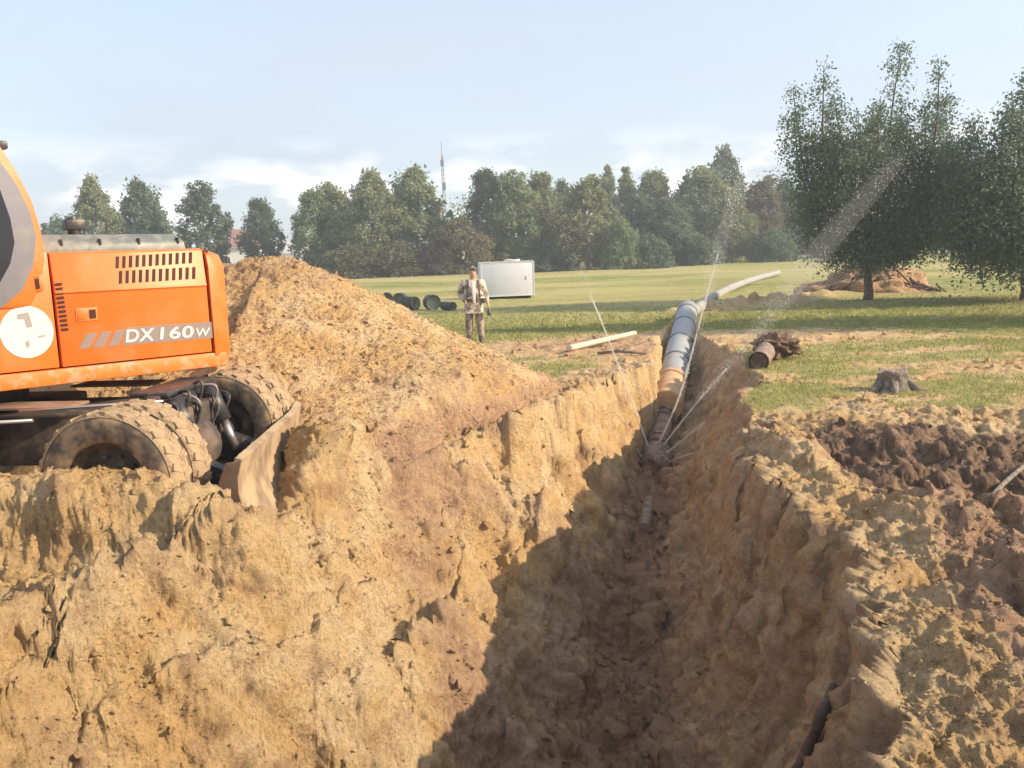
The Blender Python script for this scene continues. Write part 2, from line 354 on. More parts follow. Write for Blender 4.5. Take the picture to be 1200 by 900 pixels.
def ground_z(X, Y):
    """returns z and masks; all in metres"""
    w1 = fbm(X*.9, Y*.9, 0*X+3.3, 3); w2 = fbm(X*2.6, Y*2.6, 0*X+8.3, 3); w3 = noise3(X*.6+4, Y*.6, 0*X+1.5)
    XL, ZL, XB, ZB, XR, ZR = prof(Y)
    near = ss(21, 14, Y)
    n2 = near*ss(24, 17, Y); wq = ridged(Y*1.15+2, X*.5, 0*X+4, 2)-.7; XL = XL+(.26*w1+.10*w2)*n2; XR = XR+(.24*w1+.12*w2+.13*wq)*n2
    XB = XB+.10*w1*near
    wb = .24+.20*ss(12, 6, Y)+.08*noise3(Y*1.3, 0*X+2, 0*X)*ss(16, 12, Y)
    # left slope: scalloped face then talus
    tl = np.clip((X-XL)/np.maximum(XB-wb-XL, .05), 0, 1)
    sl = np.where(tl < .35, tl*1.25, .4375+(tl-.35)*.8654)
    sl = sl+.05*np.sin(tl*9+w1*3)*tl*(1-tl)*2+.034*np.sin(sl*15+5*w1+1.5*w3)*np.sin(np.pi*tl)
    tr = np.clip((X-XB-wb)/np.maximum(XR-XB-wb, .05), 0, 1)
    sr = np.where(tr < .45, tr*.62, .279+(tr-.45)*1.311)
    sr = np.clip(sr+.16*noise3(X*1.3, Y*1.1, 0*X+7)*np.sin(np.pi*tr), 0, 1); sl = sl+.16*noise3(X*.9+3, Y*1.0, 0*X+2)*np.sin(np.pi*tl)+.05*w2*np.sin(np.pi*tl)
    z = np.where(X < XB-wb, ZL+(ZB-ZL)*np.clip(sl, 0, 1), np.where(X > XB+wb, ZB+(ZR-ZB)*sr, ZB))
    # falloff of lip heights away from the trench
    dl = np.maximum(XL-X, 0); dr = np.maximum(X-XR, 0)
    z = np.where(X < XL, ZL*np.exp(-(dl/2.5)**2), z); z = np.where(X > XR, ZR*np.exp(-(dr/2.5)**2), z)
    inside = (X > XL)*(X < XR)*(Y < 24.5)*1.0
    out = 1-inside
    # near end of the pit
    endf = ss(1.9, 3.0, Y+.3*w1)
    z = z*endf+(1-endf)*.35*ss(-60, 0, Y)
    endg = ss(24.5, 22.5, Y); z = z*endg
    lump = (.5*w1+.35*w2)
    z = z+inside*ss(.55, .0, np.abs(X-XB)-wb)*(.20*np.abs(w2)+.10*w1)*ss(17, 14, Y)
    # spoil berm in front of the wheels, left bank lobes
    z = z+blob(X, Y, -3.05, 5.95, 1.12, .36, .61, -.03, 2.4)+blob(X, Y, -1.66, 7.75, .38, .72, .60, .02, 1.7)
    z = z+blob(X, Y, -2.2, 5.0, .7, .42, .20, .6, 1.8)+blob(X, Y, -3.1, 4.3, .7, .45, .20, .2, 1.5)+blob(X, Y, -1.1, 5.3, .7, .35, .14, .9)
    z = z-blob(X, Y, -1.75, 5.6, .18, .9, .16, -.7)-blob(X, Y, -2.6, 4.75, .6, .12, .12, .35)
    z = z-inside*blob(X, Y, .95, 12.2, .42, .55, .8, .2, 1.8)+inside*blob(X, Y, .30, 9.9, .45, .55, .45, .3, 1.6)+inside*blob(X, Y, -.5, 8.0, .35, .4, .25, .3, 1.6)
    z = z-inside*blob(X, Y, -1.0, 4.45, .66, .85, .95, .2, 2.4)+blob(X, Y, -1.45, 5.75, .55, .5, .22, .5, 2.2)+blob(X, Y, -.75, 6.9, .5, .45, .16, .5, 2.0)-blob(X, Y, -1.2, 6.5, .5, .14, .14, .9)
    # right-hand spoil lumps
    rb = ss(0, .25, X-XR)*ss(1.5, 3, Y)
    z = z+rb*(blob(X, Y, 2.72, 8.7, .40, .8, .17, -.2, 1.4)+blob(X, Y, 3.4, 6.55, .55, .28, .14, .1, 1.4)
        +blob(X, Y, 4.7, 6.2, .6, .3, .06, .1)-blob(X, Y, 3.8, 6.75, .75, .25, .18, .1)+blob(X, Y, 3.0, 6.2, .5, .35, .12, .5)
        +blob(X, Y, 3.0, 4.9, .55, .35, .16, .1, 1.5)-blob(X, Y, 2.6, 5.3, .35, .15, .16, .2)+blob(X, Y, 2.4, 4.1, .5, .5, .10))
    nearm = np.where((Y > 3)&(Y < 12)&(X > -5)&(X < 6))[0]
    if len(nearm): lz = np.zeros_like(z); lz[nearm] = ledges(X[nearm], Y[nearm], (w2+.6*w1)[nearm]); z = z+lz
    darkz = ss(2.85, 3.25, X+.15*w1)*ss(6.85, 7.15, Y+.25*w1)*ss(10.3+.45*w1, 9.4+.45*w1, Y+.12*(X-4))
    darkz = np.maximum(darkz, blob(X, Y, 2.9, 10.3, .5, .35, 1.0))
    z = z-darkz*.20
    z = z+darkz*(.15*np.abs(w2)+.18*w1)
    rl = rb*ss(12.5, 8, Y)
    z = z+rl*(.13*lump+.10*np.abs(fbm(X*1.7, Y*2.0, 0*X+4, 3))+.04*ridged(X*3.2, Y*3.2, 0*X, 3)-.08)
    # edge ridge of the turf at the far side of the dark soil
    # left bank roughness
    lb = ss(0, .2, XL-X)*ss(13, 9.5, Y)*ss(1.5, 3, Y)
    z = z+lb*.07*lump
    # disturbed strip at the far head of the trench
    head = blob(X, Y, 3.7, 19.4, 4.6, 2.3, 1.0, 0, 1.3)*out
    z = z+head*.10*lump
    z = z+blob(X, Y, 8.6, 30.5, 4.2, .55, .32, .62, 1.0)*(1+.7*w2)+blob(X, Y, 9, 24.5, 6.0, 2.0, .06, .0)*w2
    # field undulation
    far = ss(12, 40, np.hypot(X, Y))
    z = z+far*.16*noise3(X*.11, Y*.16, 0*X)+out*.02*w2*ss(9, 12, Y)
    # masks
    tlm = tl; depth = np.clip(-z/2.6, 0, 1)*inside
    grass = out*ss(9.9, 10.7, Y+.5*w1+.35*ss(4, 9, X))*(1-darkz)
    grass = np.where(X < XB, ss(.2, 1.0, XL-X-.15)*ss(11.5, 13.2, Y+.5*w1)*out, grass)
    grass = np.where((Y > 21)&(inside < .5), 1.0, grass)
    grass = grass-.95*np.clip(fbm(X*.55+3, Y*.9, 0*X+6, 4)+.22, 0, 1)*ss(21, 15, Y)-.35*blob(X, Y, 6.8, 10.6, 1.6, .7, 1.0)
    grass = np.clip(grass-.75*head-.8*blob(X, Y, 8.6, 30.2, 5.2, 1.2, 1.0, .62)-.42*blob(X, Y, 7.5, 13.6, 3.5, 1.9, 1.0, .2)-.45*blob(X, Y, 7, 20, 5, 2.5, 1.0)-.4*blob(X, Y, -.6, 18.5, 3.2, 2.6, 1.0), 0, 1)
    rw = (X > XB+wb)*inside
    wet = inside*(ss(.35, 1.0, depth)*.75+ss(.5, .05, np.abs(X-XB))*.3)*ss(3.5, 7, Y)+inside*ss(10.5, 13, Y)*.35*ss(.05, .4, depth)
    brown = rw*.55+out*ss(.15, .8, X-XR)*(.98+.10*ss(6, 4.5, Y))*ss(10, 8, Y)+inside*(X < XB)*ss(.45, .85, tl)*.55+out*(X < XL)*ss(7, 8, Y)*.35+head*.25
    brown = brown+.35*blob(X, Y, -1.0, 8.6, .9, .8, 1.0)+.55*blob(X, Y, -.75, 7.2, .38, 1.9, 1.0, .35)+.5*blob(X, Y, -1.0, 9.0, 1.6, .35, 1.0, .5)+.3*blob(X, Y, -2.6, 4.6, 1.0, .6, 1.0)
    return z, dict(grass=grass, wet=wet, brown=brown, dark=darkz*1.0, inside=inside, rw=rw*1.0, lb=(X < XB)*1.0)
def displaced(P, nrm, mk, amp=1.0):
    X, Y, Z = P.T
    ins = mk['inside']; rw = mk['rw']; bare = np.clip(1-mk['grass']*1.3, 0, 1)*ss(24, 14, Y)
    # vertical flutes on the steep right wall
    fl = ridged(X*2.2, Y*2.4, Z*.35+2, 3)
    d = rw*(.10*fl-.03+.09*fbm(X*1.2, Y*1.2, Z*.7, 2))
    lt = ins*(1-rw)
    # streaks running down the left slope (finer across than along)
    d = d+lt*(.060*ridged(X*.9+Z*.7, Y*2.6, Z*.5, 3)+.075*ridged(X*.8+9, Y*.8, Z*.8, 2)-.07+.055*fbm(X*1.6, Y*1.6, Z*1.6, 3))
    c = fbm(X*7, Y*7, Z*7, 4, 2.1, .6)
    lum = np.abs(fbm(X*4.2, Y*4.2, Z*4.2+5, 3, 2.1, .55))
    c2 = fbm(X*19, Y*19, Z*19, 3, 2.1, .65)
    d = d+bare*(.026*c+.024*np.maximum(c2, -.1)*ss(13, 8, Y)+(1-.75*mk['dark'])*.060*lum*(1-rw*.3)+(1-.6*mk['dark'])*.08*np.abs(fbm(X*1.9, Y*1.9, Z*1.9+2, 3, 2.1, .55))-.04)
    d = d+mk['dark']*(.035*ridged(X*3.5, Y*4, Z*3, 3)+.05*fbm(X*5, Y*5, Z*5, 4, 2.1, .6))
    return P+nrm*(d*amp)[:, None]
def grid_faces(nr, nc, wrap=False):
    i = np.arange(nr-1)[:, None]*nc; j = np.arange(nc if wrap else nc-1)[None, :]; j2 = (j+1) % nc
    return np.stack([i+j, i+nc+j, i+nc+j2, i+j2], -1).reshape(-1, 4)
def build_ground():
    th = np.concatenate([np.linspace(-38, 38, 810), 38+np.cumsum(np.full(40, 284/40.))[:-1]])  # degrees from +Y clockwise
    th = np.radians(th); nc = len(th)
    rr = np.concatenate([[.05, .6], np.geomspace(1.3, 24, 830), np.geomspace(24.4, 160, 110), np.geomspace(180, 4000, 14)]); nr = len(rr)
    Rr, T = np.meshgrid(rr, th, indexing='ij'); X = (Rr*np.sin(T)); Y = (Rr*np.cos(T))
    Zs = np.zeros_like(X); e = .07
    z, mk = ground_z(X.ravel(), Y.ravel())
    zx, _ = ground_z(X.ravel()+e, Y.ravel()); zy, _ = ground_z(X.ravel(), Y.ravel()+e); zx2, _ = ground_z(X.ravel()-e, Y.ravel()); zx = z+(zx-zx2)/2
    n = np.stack([-(zx-z)/e, -(zy-z)/e, np.ones_like(z)], 1); n /= np.linalg.norm(n, axis=1)[:, None]
    P = displaced(np.stack([X.ravel(), Y.ravel(), z], 1), n, mk)
    Fc = grid_faces(nr, nc, True)[:, ::-1]
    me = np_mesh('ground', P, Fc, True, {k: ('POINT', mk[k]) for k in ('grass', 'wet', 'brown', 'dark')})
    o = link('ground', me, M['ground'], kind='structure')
    return P.reshape(nr, nc, 3), mk, n.reshape(nr, nc, 3)
GP, GM, GN = build_ground()
def gz(x, y):
    """height of the finished ground near x,y"""
    return float(ground_z(np.array([float(x)]), np.array([float(y)]))[0][0])

# ------------------------------------------------------------------ sand heap
def heap_z(X, Y):
    w1 = fbm(X*.8+9, Y*.8, 0*X+1, 3)
    ax, ay, bx, by = -9.0, 12.9, -3.2, 12.1
    t = np.clip(((X-ax)*(bx-ax)+(Y-ay)*(by-ay))/((bx-ax)**2+(by-ay)**2), 0, 1)
    d = np.hypot(X-ax-t*(bx-ax), Y-ay-t*(by-ay)); hgt = 1.99+.18*(1-t)
    rad = np.where(X > bx, 3.70, 3.20)
    z = hgt*(1-np.sqrt((d/rad)**2+.012)+.10)+.13*w1
    XL0 = np.interp(Y, ST[:, 0], ST[:, 1]); z = z-2.5*np.maximum(X-XL0+.35+.3*w1, 0)
    # spur left by the blade, steep on the machine's side
    a = np.array([-2.95, 10.3]); b = np.array([-1.75, 8.75]); q = b-a; L = np.hypot(*q); q = q/L; nn = np.array([q[1], -q[0]])
    u = (X-a[0])*q[0]+(Y-a[1])*q[1]; v = -((X-a[0])*nn[0]+(Y-a[1])*nn[1])
    sp = (.85-.50*u/L)*ss(-.8, .1, u)*ss(L+.5, L-.1, u)*np.where(v > 0, np.exp(-(v/1.1)**2), ss(-.42, 0, v))
    z = np.maximum(z, np.where(sp > .12, sp, -50))
    return z
def build_heap():
    xs = np.concatenate([np.linspace(-13, -4.6, 90, endpoint=False), np.linspace(-4.6, 1.5, 430)]); ys = np.linspace(8.0, 16.8, 430)
    X, Y = np.meshgrid(xs, ys, indexing='ij'); X = X.ravel(); Y = Y.ravel()
    g, mk = ground_z(X, Y); e = .03
    hz = heap_z(X, Y); zx = heap_z(X+e, Y); zy = heap_z(X, Y+e)
    n = np.stack([-(zx-hz)/e, -(zy-hz)/e, np.ones_like(hz)], 1); n /= np.linalg.norm(n, axis=1)[:, None]
    g0 = np.minimum(g, .05)
    Z = hz
    P = np.stack([X, Y, Z], 1)
    d = .028*fbm(X*6, Y*6, Z*6, 4, 2.1, .62)+.035*np.abs(fbm(X*3.0, Y*3.0, Z*3.0, 4, 2.1, .6))+.055*ridged(Y*1.7, X*.35+Z*.4, 0*Z, 3)
    P = P+n*(d*ss(-.1, .15, hz))[:, None]
    keep = (hz > np.minimum(g, 0)-.8).reshape(len(xs), len(ys))
    Fc = grid_faces(len(xs), len(ys))
    kf = keep.ravel()[Fc].all(axis=1); Fc = Fc[kf]
    used = np.unique(Fc); rem = np.full(len(P), -1); rem[used] = np.arange(len(used))
    br = .25+.5*ss(.45, .1, Z)*ss(-3, -1.5, X)+.35*blob(X, Y, -.8, 10.2, 1.3, .9, 1.0)+.3*ss(1.0, 2.0, Z)-.45*blob(X, Y, -2.2, 10.6, 1.4, .9, 1.0)
    zero = np.zeros(len(used))
    me = np_mesh('sand_heap', P[used], rem[Fc], True, {'brown': ('POINT', br[used]), 'wet': ('POINT', zero), 'dark': ('POINT', zero)})
    o = link('sand_heap', me, M['heap']); tag(o, 'big heap of dug yellow sand piled behind the orange excavator', 'sand heap')
    return P[used], n[used]
HP, HN = build_heap()

# ------------------------------------------------------------------ clods (uncountable)
def clods(name, pts, nrm, size, seed, m, label, attr):
    r = np.random.default_rng(seed); n = len(pts)
    base = np.array([[1,0,0],[-1,0,0],[0,1,0],[0,-1,0],[0,0,1],[0,0,-1]], float)
    fc = np.array([[0,2,4],[2,1,4],[1,3,4],[3,0,4],[2,0,5],[1,2,5],[3,1,5],[0,3,5]])
    # subdivide once for a rounder lump
    if np.max(size) < .0165: V = [[1, 0, -.5], [-.5, .87, -.5], [-.5, -.87, -.5], [0, 0, 1.1]]; F2 = [[0, 2, 1], [0, 1, 3], [1, 2, 3], [2, 0, 3]]; fc = fc[:0]
    elif np.max(size) < .02: V = base.tolist(); F2 = fc.tolist(); fc = fc[:0]
    else: V = base.tolist(); F2 = []
    cache = {}
    def mid(a, b):
        k = (min(a, b), max(a, b))
        if k not in cache: q = np.array(V[a])+np.array(V[b]); V.append((q/np.linalg.norm(q)).tolist()); cache[k] = len(V)-1
        return cache[k]
    for a, b, c in fc:
        ab, bc, ca = mid(a, b), mid(b, c), mid(c, a); F2 += [[a, ab, ca], [ab, b, bc], [ca, bc, c], [ab, bc, ca]]
    V = np.array(V); F2 = np.array(F2)
    A = r.normal(size=(n, 3, 3)); Q, _ = np.linalg.qr(A)
    sc = size[:, None]*r.uniform(.55, 1.15, (n, 3))
    P = (V[None]*(1+.30*r.normal(size=(n, len(V), 1))))*sc[:, None, :]
    P = np.einsum('nij,nkj->nki', Q, P)+pts[:, None, :]+(nrm*size[:, None]*.2)[:, None, :]
    Fc = (F2[None]+np.arange(n)[:, None, None]*len(V)).reshape(-1, 3)
    at = {k: ('POINT', np.repeat(v, len(V))) for k, v in attr.items()}
    me = np_mesh(name, P.reshape(-1, 3), Fc, False, at)
    o = link(name, me, m, kind='stuff'); tag(o, label, 'clods'); return o
def scatter_ground(k, fn, seed, lo, hi):
    r = np.random.default_rng(seed); nr, nc, _ = GP.shape
    i = r.integers(2, 820, k); j = r.integers(0, 808, k); idx = i*nc+j
    P = GP.reshape(-1, 3)[idx]; Nn = GN.reshape(-1, 3)[idx]
    w = fn(P, {q: v[idx] for q, v in GM.items()}); ok = r.uniform(size=k) < w
    s = lo*(hi/lo)**(r.uniform(size=k)**2.4)
    return P[ok], Nn[ok], s[ok], {q: GM[q][idx][ok] for q in ('wet', 'brown', 'dark')}
def bare_w(P, m):
    c = .5+.8*fbm(P[:, 0]*1.1, P[:, 1]*1.1, P[:, 2]*1.1, 3)
    return np.clip(c*1.3-.1, .05, 1)*(m['grass'] < .3)*(P[:, 1] > 2.5)*np.where(m['rw'] > .5, .35, 1)*np.clip((P[:, 1]/9)**.8, .3, 1)
P_, N_, s_, a_ = scatter_ground(11000, bare_w, 11, .014, .060)
clods('soil_clods', P_, N_, s_*np.clip(P_[:, 1]/8, .5, 1.6), 12, M['heap'], 'clods of sand and soil scattered over the trench slopes and banks', a_)
P_, N_, s_, a_ = scatter_ground(330000, bare_w, 14, .0045, .0162)
clods('soil_crumbs', P_, N_, s_, 15, M['heap'], 'fine crumbs of sand strewn over the trench slopes and banks', a_)
r_ = np.random.default_rng(5); idx = r_.integers(0, len(HP), 1800); idx = idx[HP[idx, 2] > .0]
clods('heap_clods', HP[idx], HN[idx], .015*(3.2)**(r_.uniform(size=len(idx))**2.2), 13, M['heap'], 'small clods of sand lying on the big heap', {'brown': r_.uniform(.0, .6, len(idx)), 'wet': np.zeros(len(idx)), 'dark': np.zeros(len(idx))})

idx = r_.integers(0, len(HP), 45000); idx = idx[HP[idx, 2] > .0]
clods('heap_crumbs', HP[idx], HN[idx], r_.uniform(.006, .0162, len(idx)), 16, M['heap'], 'fine crumbs of sand on the face of the big heap', {'brown': r_.uniform(.0, .6, len(idx)), 'wet': np.zeros(len(idx)), 'dark': np.zeros(len(idx))})
# ------------------------------------------------------------------ grass blades (uncountable)
def grass_blades():
    r = np.random.default_rng(21); k = 220000
    y = 9.0*(34/9.0)**(r.uniform(size=k)**1.1); x = r.uniform(-.62, .72, k)*y+r.normal(size=k)*.3
    z, mk = ground_z(x, y); hz = heap_z(x, y)
    ptc = fbm(x*1.3, y*1.3, 0*x+2, 3)
    ok = (r.uniform(size=k) < ss(34, 20, y)*np.clip(mk['grass']*1.3-.25+.5*ptc, 0, 1))*(hz < -.05)*(mk['inside'] < .5)*(mk['grass'] > .3)
    x, y, z = x[ok], y[ok], z[ok]; n = len(x)
    hgt = r.uniform(.02, .06, n)*np.clip(y/16, .8, 1.4); wd = np.clip(y*.0009, .008, .03)
    a = r.uniform(0, 2*np.pi, n); lean = r.uniform(0, .7, n)*hgt; la = r.uniform(0, 2*np.pi, n)
    dx, dy = np.cos(a)*wd, np.sin(a)*wd
    V = np.stack([np.stack([x-dx, y-dy, z-.01], 1), np.stack([x+dx, y+dy, z-.01], 1), np.stack([x+lean*np.cos(la), y+lean*np.sin(la), z+hgt], 1)], 1).reshape(-1, 3)
    me = np_mesh('field_grass', V, np.arange(3*n).reshape(-1, 3), False, {'tone': ('FACE', np.clip(.45+.35*fbm(x*.5, y*.5, 0*x, 3)+.25*r.normal(size=n), 0, 1))})
    o = link('field_grass', me, M['grass'], kind='stuff'); tag(o, 'short green and yellow grass of the field beyond the trench', 'grass')
grass_blades()
#@@OBJECTS@@
# ------------------------------------------------------------------ excavator
C0 = np.array([-4.84, 7.52, 0.0]); UA = R(41.0)
U = np.array([math.cos(UA), math.sin(UA), 0]); NN = np.array([math.sin(UA), -math.cos(UA), 0])
ex = thing('wheeled_excavator', 'orange wheeled excavator with a dozer blade working on the left bank of the trench', 'excavator', C0.tolist())
def side(px, py, off=1.2):
    """pixel -> (along, z) on the side face of the upper structure"""
    d = ray(px, py); o = np.array([0, 0, H]); p0 = C0+NN*off
    t = ((p0-o)@NN)/(d@NN); q = o+d*t-C0
    return float(q@U), float(q[2])
def up(mb, name, m, parent=None, **k):
    o = mb.build(name, m, parent or ex, **k)
    if parent is None: o.rotation_euler = (0, 0, UA)
    return o
def poly(pts, off=1.2): return [side(x, y, off) for x, y in pts]
a_sk0, z_sk = side(60, 452); z_top = side(150, 293)[1]; a_cw = side(245, 350)[0]; a_end = side(268, 360)[0]; z_pb = side(150, 424)[1]; a_seam = side(64, 360)[0]
a_l = -2.0
# main body under and behind the panels
mb = MB(); mb.box(((a_l+a_cw)/2, .02, (z_pb+z_top)/2-.01), (a_cw-a_l, 2.30, z_top-z_pb-.04)); up(mb, 'body', M['orange'], bevel=.03)
# rear side door with its own crease: chamfered upper strip and flat lower panel
zc = side(150, 339)[1]; a0, a1 = a_seam+.012, a_cw-.012
mb = MB()
sec = [(-1.13, z_top), (-1.165, z_top-.02), (-1.205, zc+.015), (-1.215, zc), (-1.20, zc-.012), (-1.20, z_pb+.012), (-1.10, z_pb+.012), (-1.10, z_top)]
V = [(a0, y, z) for y, z in sec]+[(a1, y, z) for y, z in sec]; n = len(sec)
mb.add(V, [tuple(range(n)), tuple(range(2*n-1, n-1, -1))]+[(i, i+n, (i+1) % n+n, (i+1) % n) for i in range(n)])
door = up(mb, 'side_door', M['orange'], bevel=.006)
# front side panel below the cab
mb = MB(); mb.prism([(a_l, z_pb+.012), (a_seam-.012, z_pb+.012), (a_seam-.012, z_top), (a_l, z_top)], -1.205, -1.10)
fp = up(mb, 'side_panel', M['orange'], bevel=.008)
mb = MB()
mb.prism(poly([(37, 324), (48, 322), (51, 340), (40, 343)]), -1.225, -1.20)
hd = up(mb, 'panel_handle', M['orange'], fp, bevel=.006)
mb = MB(); mb.prism(poly([(40, 327), (44, 326), (46, 338), (42, 339)]), -1.231, -1.226); up(mb, 'finger_slot', M['slot'], fp)
# skirt along the bottom
mb = MB(); zs = side(60, 452)[1]
mb.prism([(a_l, zs), (a_cw+.12, zs+.0), (a_cw+.12, z_pb), (a_l, z_pb)], -1.21, -1.02); mb.box(((a_l+a_cw)/2, .1, zs+.06), (a_cw-a_l, 2.1, .12))
up(mb, 'lower_skirt', M['orange_dirty'], bevel=.015)
# counterweight, rounded in plan and section
def rounded_cw():
    mb = MB(); zs_ = np.array([zs+.0, zs+.10, z_top-.16, z_top-.06, z_top-.005]); ins = [.05, .0, .0, .03, .13]
    plan = []; x0 = a_cw+.012
    hw, ext, rr = 1.215, a_end-a_cw+.04, .22
    for k in range(9):
        t = math.pi/2*k/8; plan.append((x0+ext-rr+rr*math.sin(t), -(hw-rr+rr*math.cos(t))))
    full = [(x0, -hw)]+plan+[(x, -y) for x, y in plan[::-1]]+[(x0, hw)]
    V = []
    for z, i_ in zip(zs_, ins):
        for x, y in full: V.append((max(x-i_, x0), y*(1-i_/hw), z))
    n = len(full); Fs = [(r*n+k, r*n+(k+1) % n, (r+1)*n+(k+1) % n, (r+1)*n+k) for r in range(len(zs_)-1) for k in range(n)]
    Fs += [tuple(range(n))[::-1], tuple((len(zs_)-1)*n+k for k in range(n))]
    mb.add(V, Fs, True); return mb
cw = up(rounded_cw(), 'counterweight', M['orange'], fixn=True)
cw.data.set_sharp_from_angle(angle=R(35))
# dark seams are real gaps; put a dark backing inside them
mb = MB(); mb.box(((a_l+a_cw)/2+.02, -1.11, (z_pb+z_top)/2), (a_cw-a_l+.06, .06, z_top-z_pb-.03)); up(mb, 'panel_backing', M['seam'])
# vents: two rows of slanted slots
for row, (ya, yb, xs) in enumerate((((300.5, 314.5), (295.5, 308.5), 136), ((317.5, 332.5), (313, 327), 139))):
    for k in range(12):
        t = k/11; x = xs+t*86; yt = ya[0]+(yb[0]-ya[0])*t; ybm = ya[1]+(yb[1]-ya[1])*t
        q = []
        for dx, yy in ((1.2, yt), (4.9, yt-.3), (3.9, ybm-.3), (.2, ybm)):
            a, z = side(x+dx, yy); ysurf = -1.165-.04*(z_top-.02-z)/(z_top-.02-zc-.015)
            q.append((a, ysurf, z))
        V = [(a, y-.0035, z) for a, y, z in q]+[(a, y+.01, z) for a, y, z in q]
        m_ = MB().add(V, [(0, 1, 2, 3), (7, 6, 5, 4), (0, 4, 5, 1), (1, 5, 6, 2), (2, 6, 7, 3), (3, 7, 4, 0)])
        up(m_, 'vent_slot', M['slot'], door)
for k in range(11):
    x = 64.5+k*.75; y = 332+k*5.3
    up(MB().prism(poly([(x, y), (x+8, y-.8), (x+8.2, y+2.1), (x+.2, y+2.9)], 1.205), -1.209, -1.19), 'vent_slit', M['slot'], door if False else fp if False else door)
up(MB().prism(poly([(88, 361.5), (113.5, 359.5), (114.8, 375), (89.5, 377.5)]), -1.208, -1.19), 'latch_frame', M['orange_dirty'], door, bevel=.004)
up(MB().prism(poly([(90, 363.5), (101.5, 362.5), (102.5, 374), (91.5, 375)]), -1.213, -1.20), 'latch_plate', M['orange'], door, bevel=.003)
up(MB().prism(poly([(104, 363), (111.5, 362.3), (112.3, 372.5), (105, 373.5)]), -1.2125, -1.20), 'latch_recess', M['slot'], door)
# sticker
ca, cz = side(31.5, 389); ra = (side(63, 387)[0]-side(0, 391)[0])/2; rz_ = (side(31, 358.5)[1]-side(31, 420)[1])/2
pl = [(ca+ra*math.cos(t*math.pi/24), cz+rz_*math.sin(t*math.pi/24)) for t in range(48)]
st = up(MB().prism(pl, -1.2075, -1.203), 'round_sticker', M['white'], fp)
up(MB().prism(poly([(20, 368), (33, 366), (36, 376), (38, 383), (31, 384), (28, 374), (20, 374)]), -1.2095, -1.2075), 'printed_mark', M['print_grey'], st)
up(MB().prism(poly([(44, 394), (52, 392), (52.5, 394), (45, 396)]), -1.2095, -1.2075), 'printed_mark', M['print_grey'], st)
up(MB().prism(poly([(29, 402), (33, 398), (35, 404), (32, 408)]), -1.2095, -1.2075), 'printed_mark', M['print_grey'], st)
# decal: slanted stripes and lettering
for k in range(3):
    x = 92+k*17
    up(MB().prism(poly([(x, 409-k*1.6), (x+10, 391-k*1.8), (x+22, 390-k*1.8), (x+12, 408-k*1.6)]), -1.2035, -1.199), 'decal_stripe', M['stripe'], door)
up(MB().prism(poly([(143, 404.5), (148, 384), (249, 377), (250, 396)]), -1.2025, -1.199), 'decal_band', M['stripe'], door)
A0 = np.array(side(147, 401.3)); A1 = np.array(side(245, 393.5))
def lettering(s, pa, pb, hpx, nm, mt, parent, yoff, bold=.012):
    cu = bpy.data.curves.new(nm, 'FONT'); cu.body = s; cu.extrude = .0015; cu.offset = bold; cu.size = 1; cu.space_character = 1.05
    ob = bpy.data.objects.new(nm, cu); COL.objects.link(ob); dg = bpy.context.evaluated_depsgraph_get(); dg.update()
    me = bpy.data.meshes.new_from_object(ob.evaluated_get(dg)); bpy.data.objects.remove(ob); bpy.data.curves.remove(cu)
    co = np.array([v.co[:] for v in me.vertices]); mn, mx = co.min(0), co.max(0)
    e = pb-pa; Lh = np.hypot(*e); hgt = hpx
    for v, c in zip(me.vertices, co):
        s_ = (c[0]-mn[0])/(mx[0]-mn[0]); t_ = (c[1]-mn[1])/(mx[1]-mn[1])
        v.co = (pa[0]+e[0]*s_+.18*t_*hgt, yoff-c[2], pa[1]+e[1]*s_+t_*hgt)
    me.name = nm; return link(nm, me, mt, parent)
hh = side(150, 385)[1]-side(150, 400)[1]
B0 = np.array(side(183, 398.5)); 
lettering('DX', A0, np.array(side(180, 399)), hh, 'lettering', M['white'], door, -1.2045, .02)
lettering('160', np.array(side(187, 398)), np.array(side(226, 395.5)), hh*.98, 'lettering', M['white'], door, -1.2045, .018)
lettering('W', np.array(side(228.5, 395)), np.array(side(245, 394)), hh*.72, 'lettering', M['white'], door, -1.2045, .012)
# black hood
zh = side(150, 272)[1]
sec = [(-1.08, z_top-.02), (-1.06, z_top+.07), (-.98, zh-.0), (.98, zh), (1.06, z_top+.07), (1.08, z_top-.02)]
ha0, ha1 = side(50, 290)[0]-.5, side(228, 280)[0]
mb = MB(); V = [(ha0, y, z) for y, z in sec]+[(ha1-.03, y, z) for y, z in sec]; n = 6
V[n+2] = (ha1-.08, sec[2][0], sec[2][1]-.012); V[n+3] = (ha1-.08, sec[3][0], sec[3][1]-.012)
mb.add(V, [tuple(range(n)), tuple(range(2*n-1, n-1, -1))]+[(i, i+n, (i+1) % n+n, (i+1) % n) for i in range(n)])
hood = up(mb, 'engine_hood', M['hood_dark'], bevel=.02)
for k in range(4):
    a = side(78+k*46, 285)[0]; up(MB().box((a, -1.045, z_top+.075), (.012, .06, .05)), 'hood_hinge', M['black_metal'], hood)
mb = MB(); ea = side(86, 262, .3)[0]; mb.tube([(ea, -.3, zh-.05), (ea, -.3, zh+.12), (ea-.02, -.3, zh+.17)], .055, 12); mb.box((ea, -.3, zh+.1), (.16, .14, .09))
up(mb, 'exhaust_stack', M['black_metal'], bevel=.01)
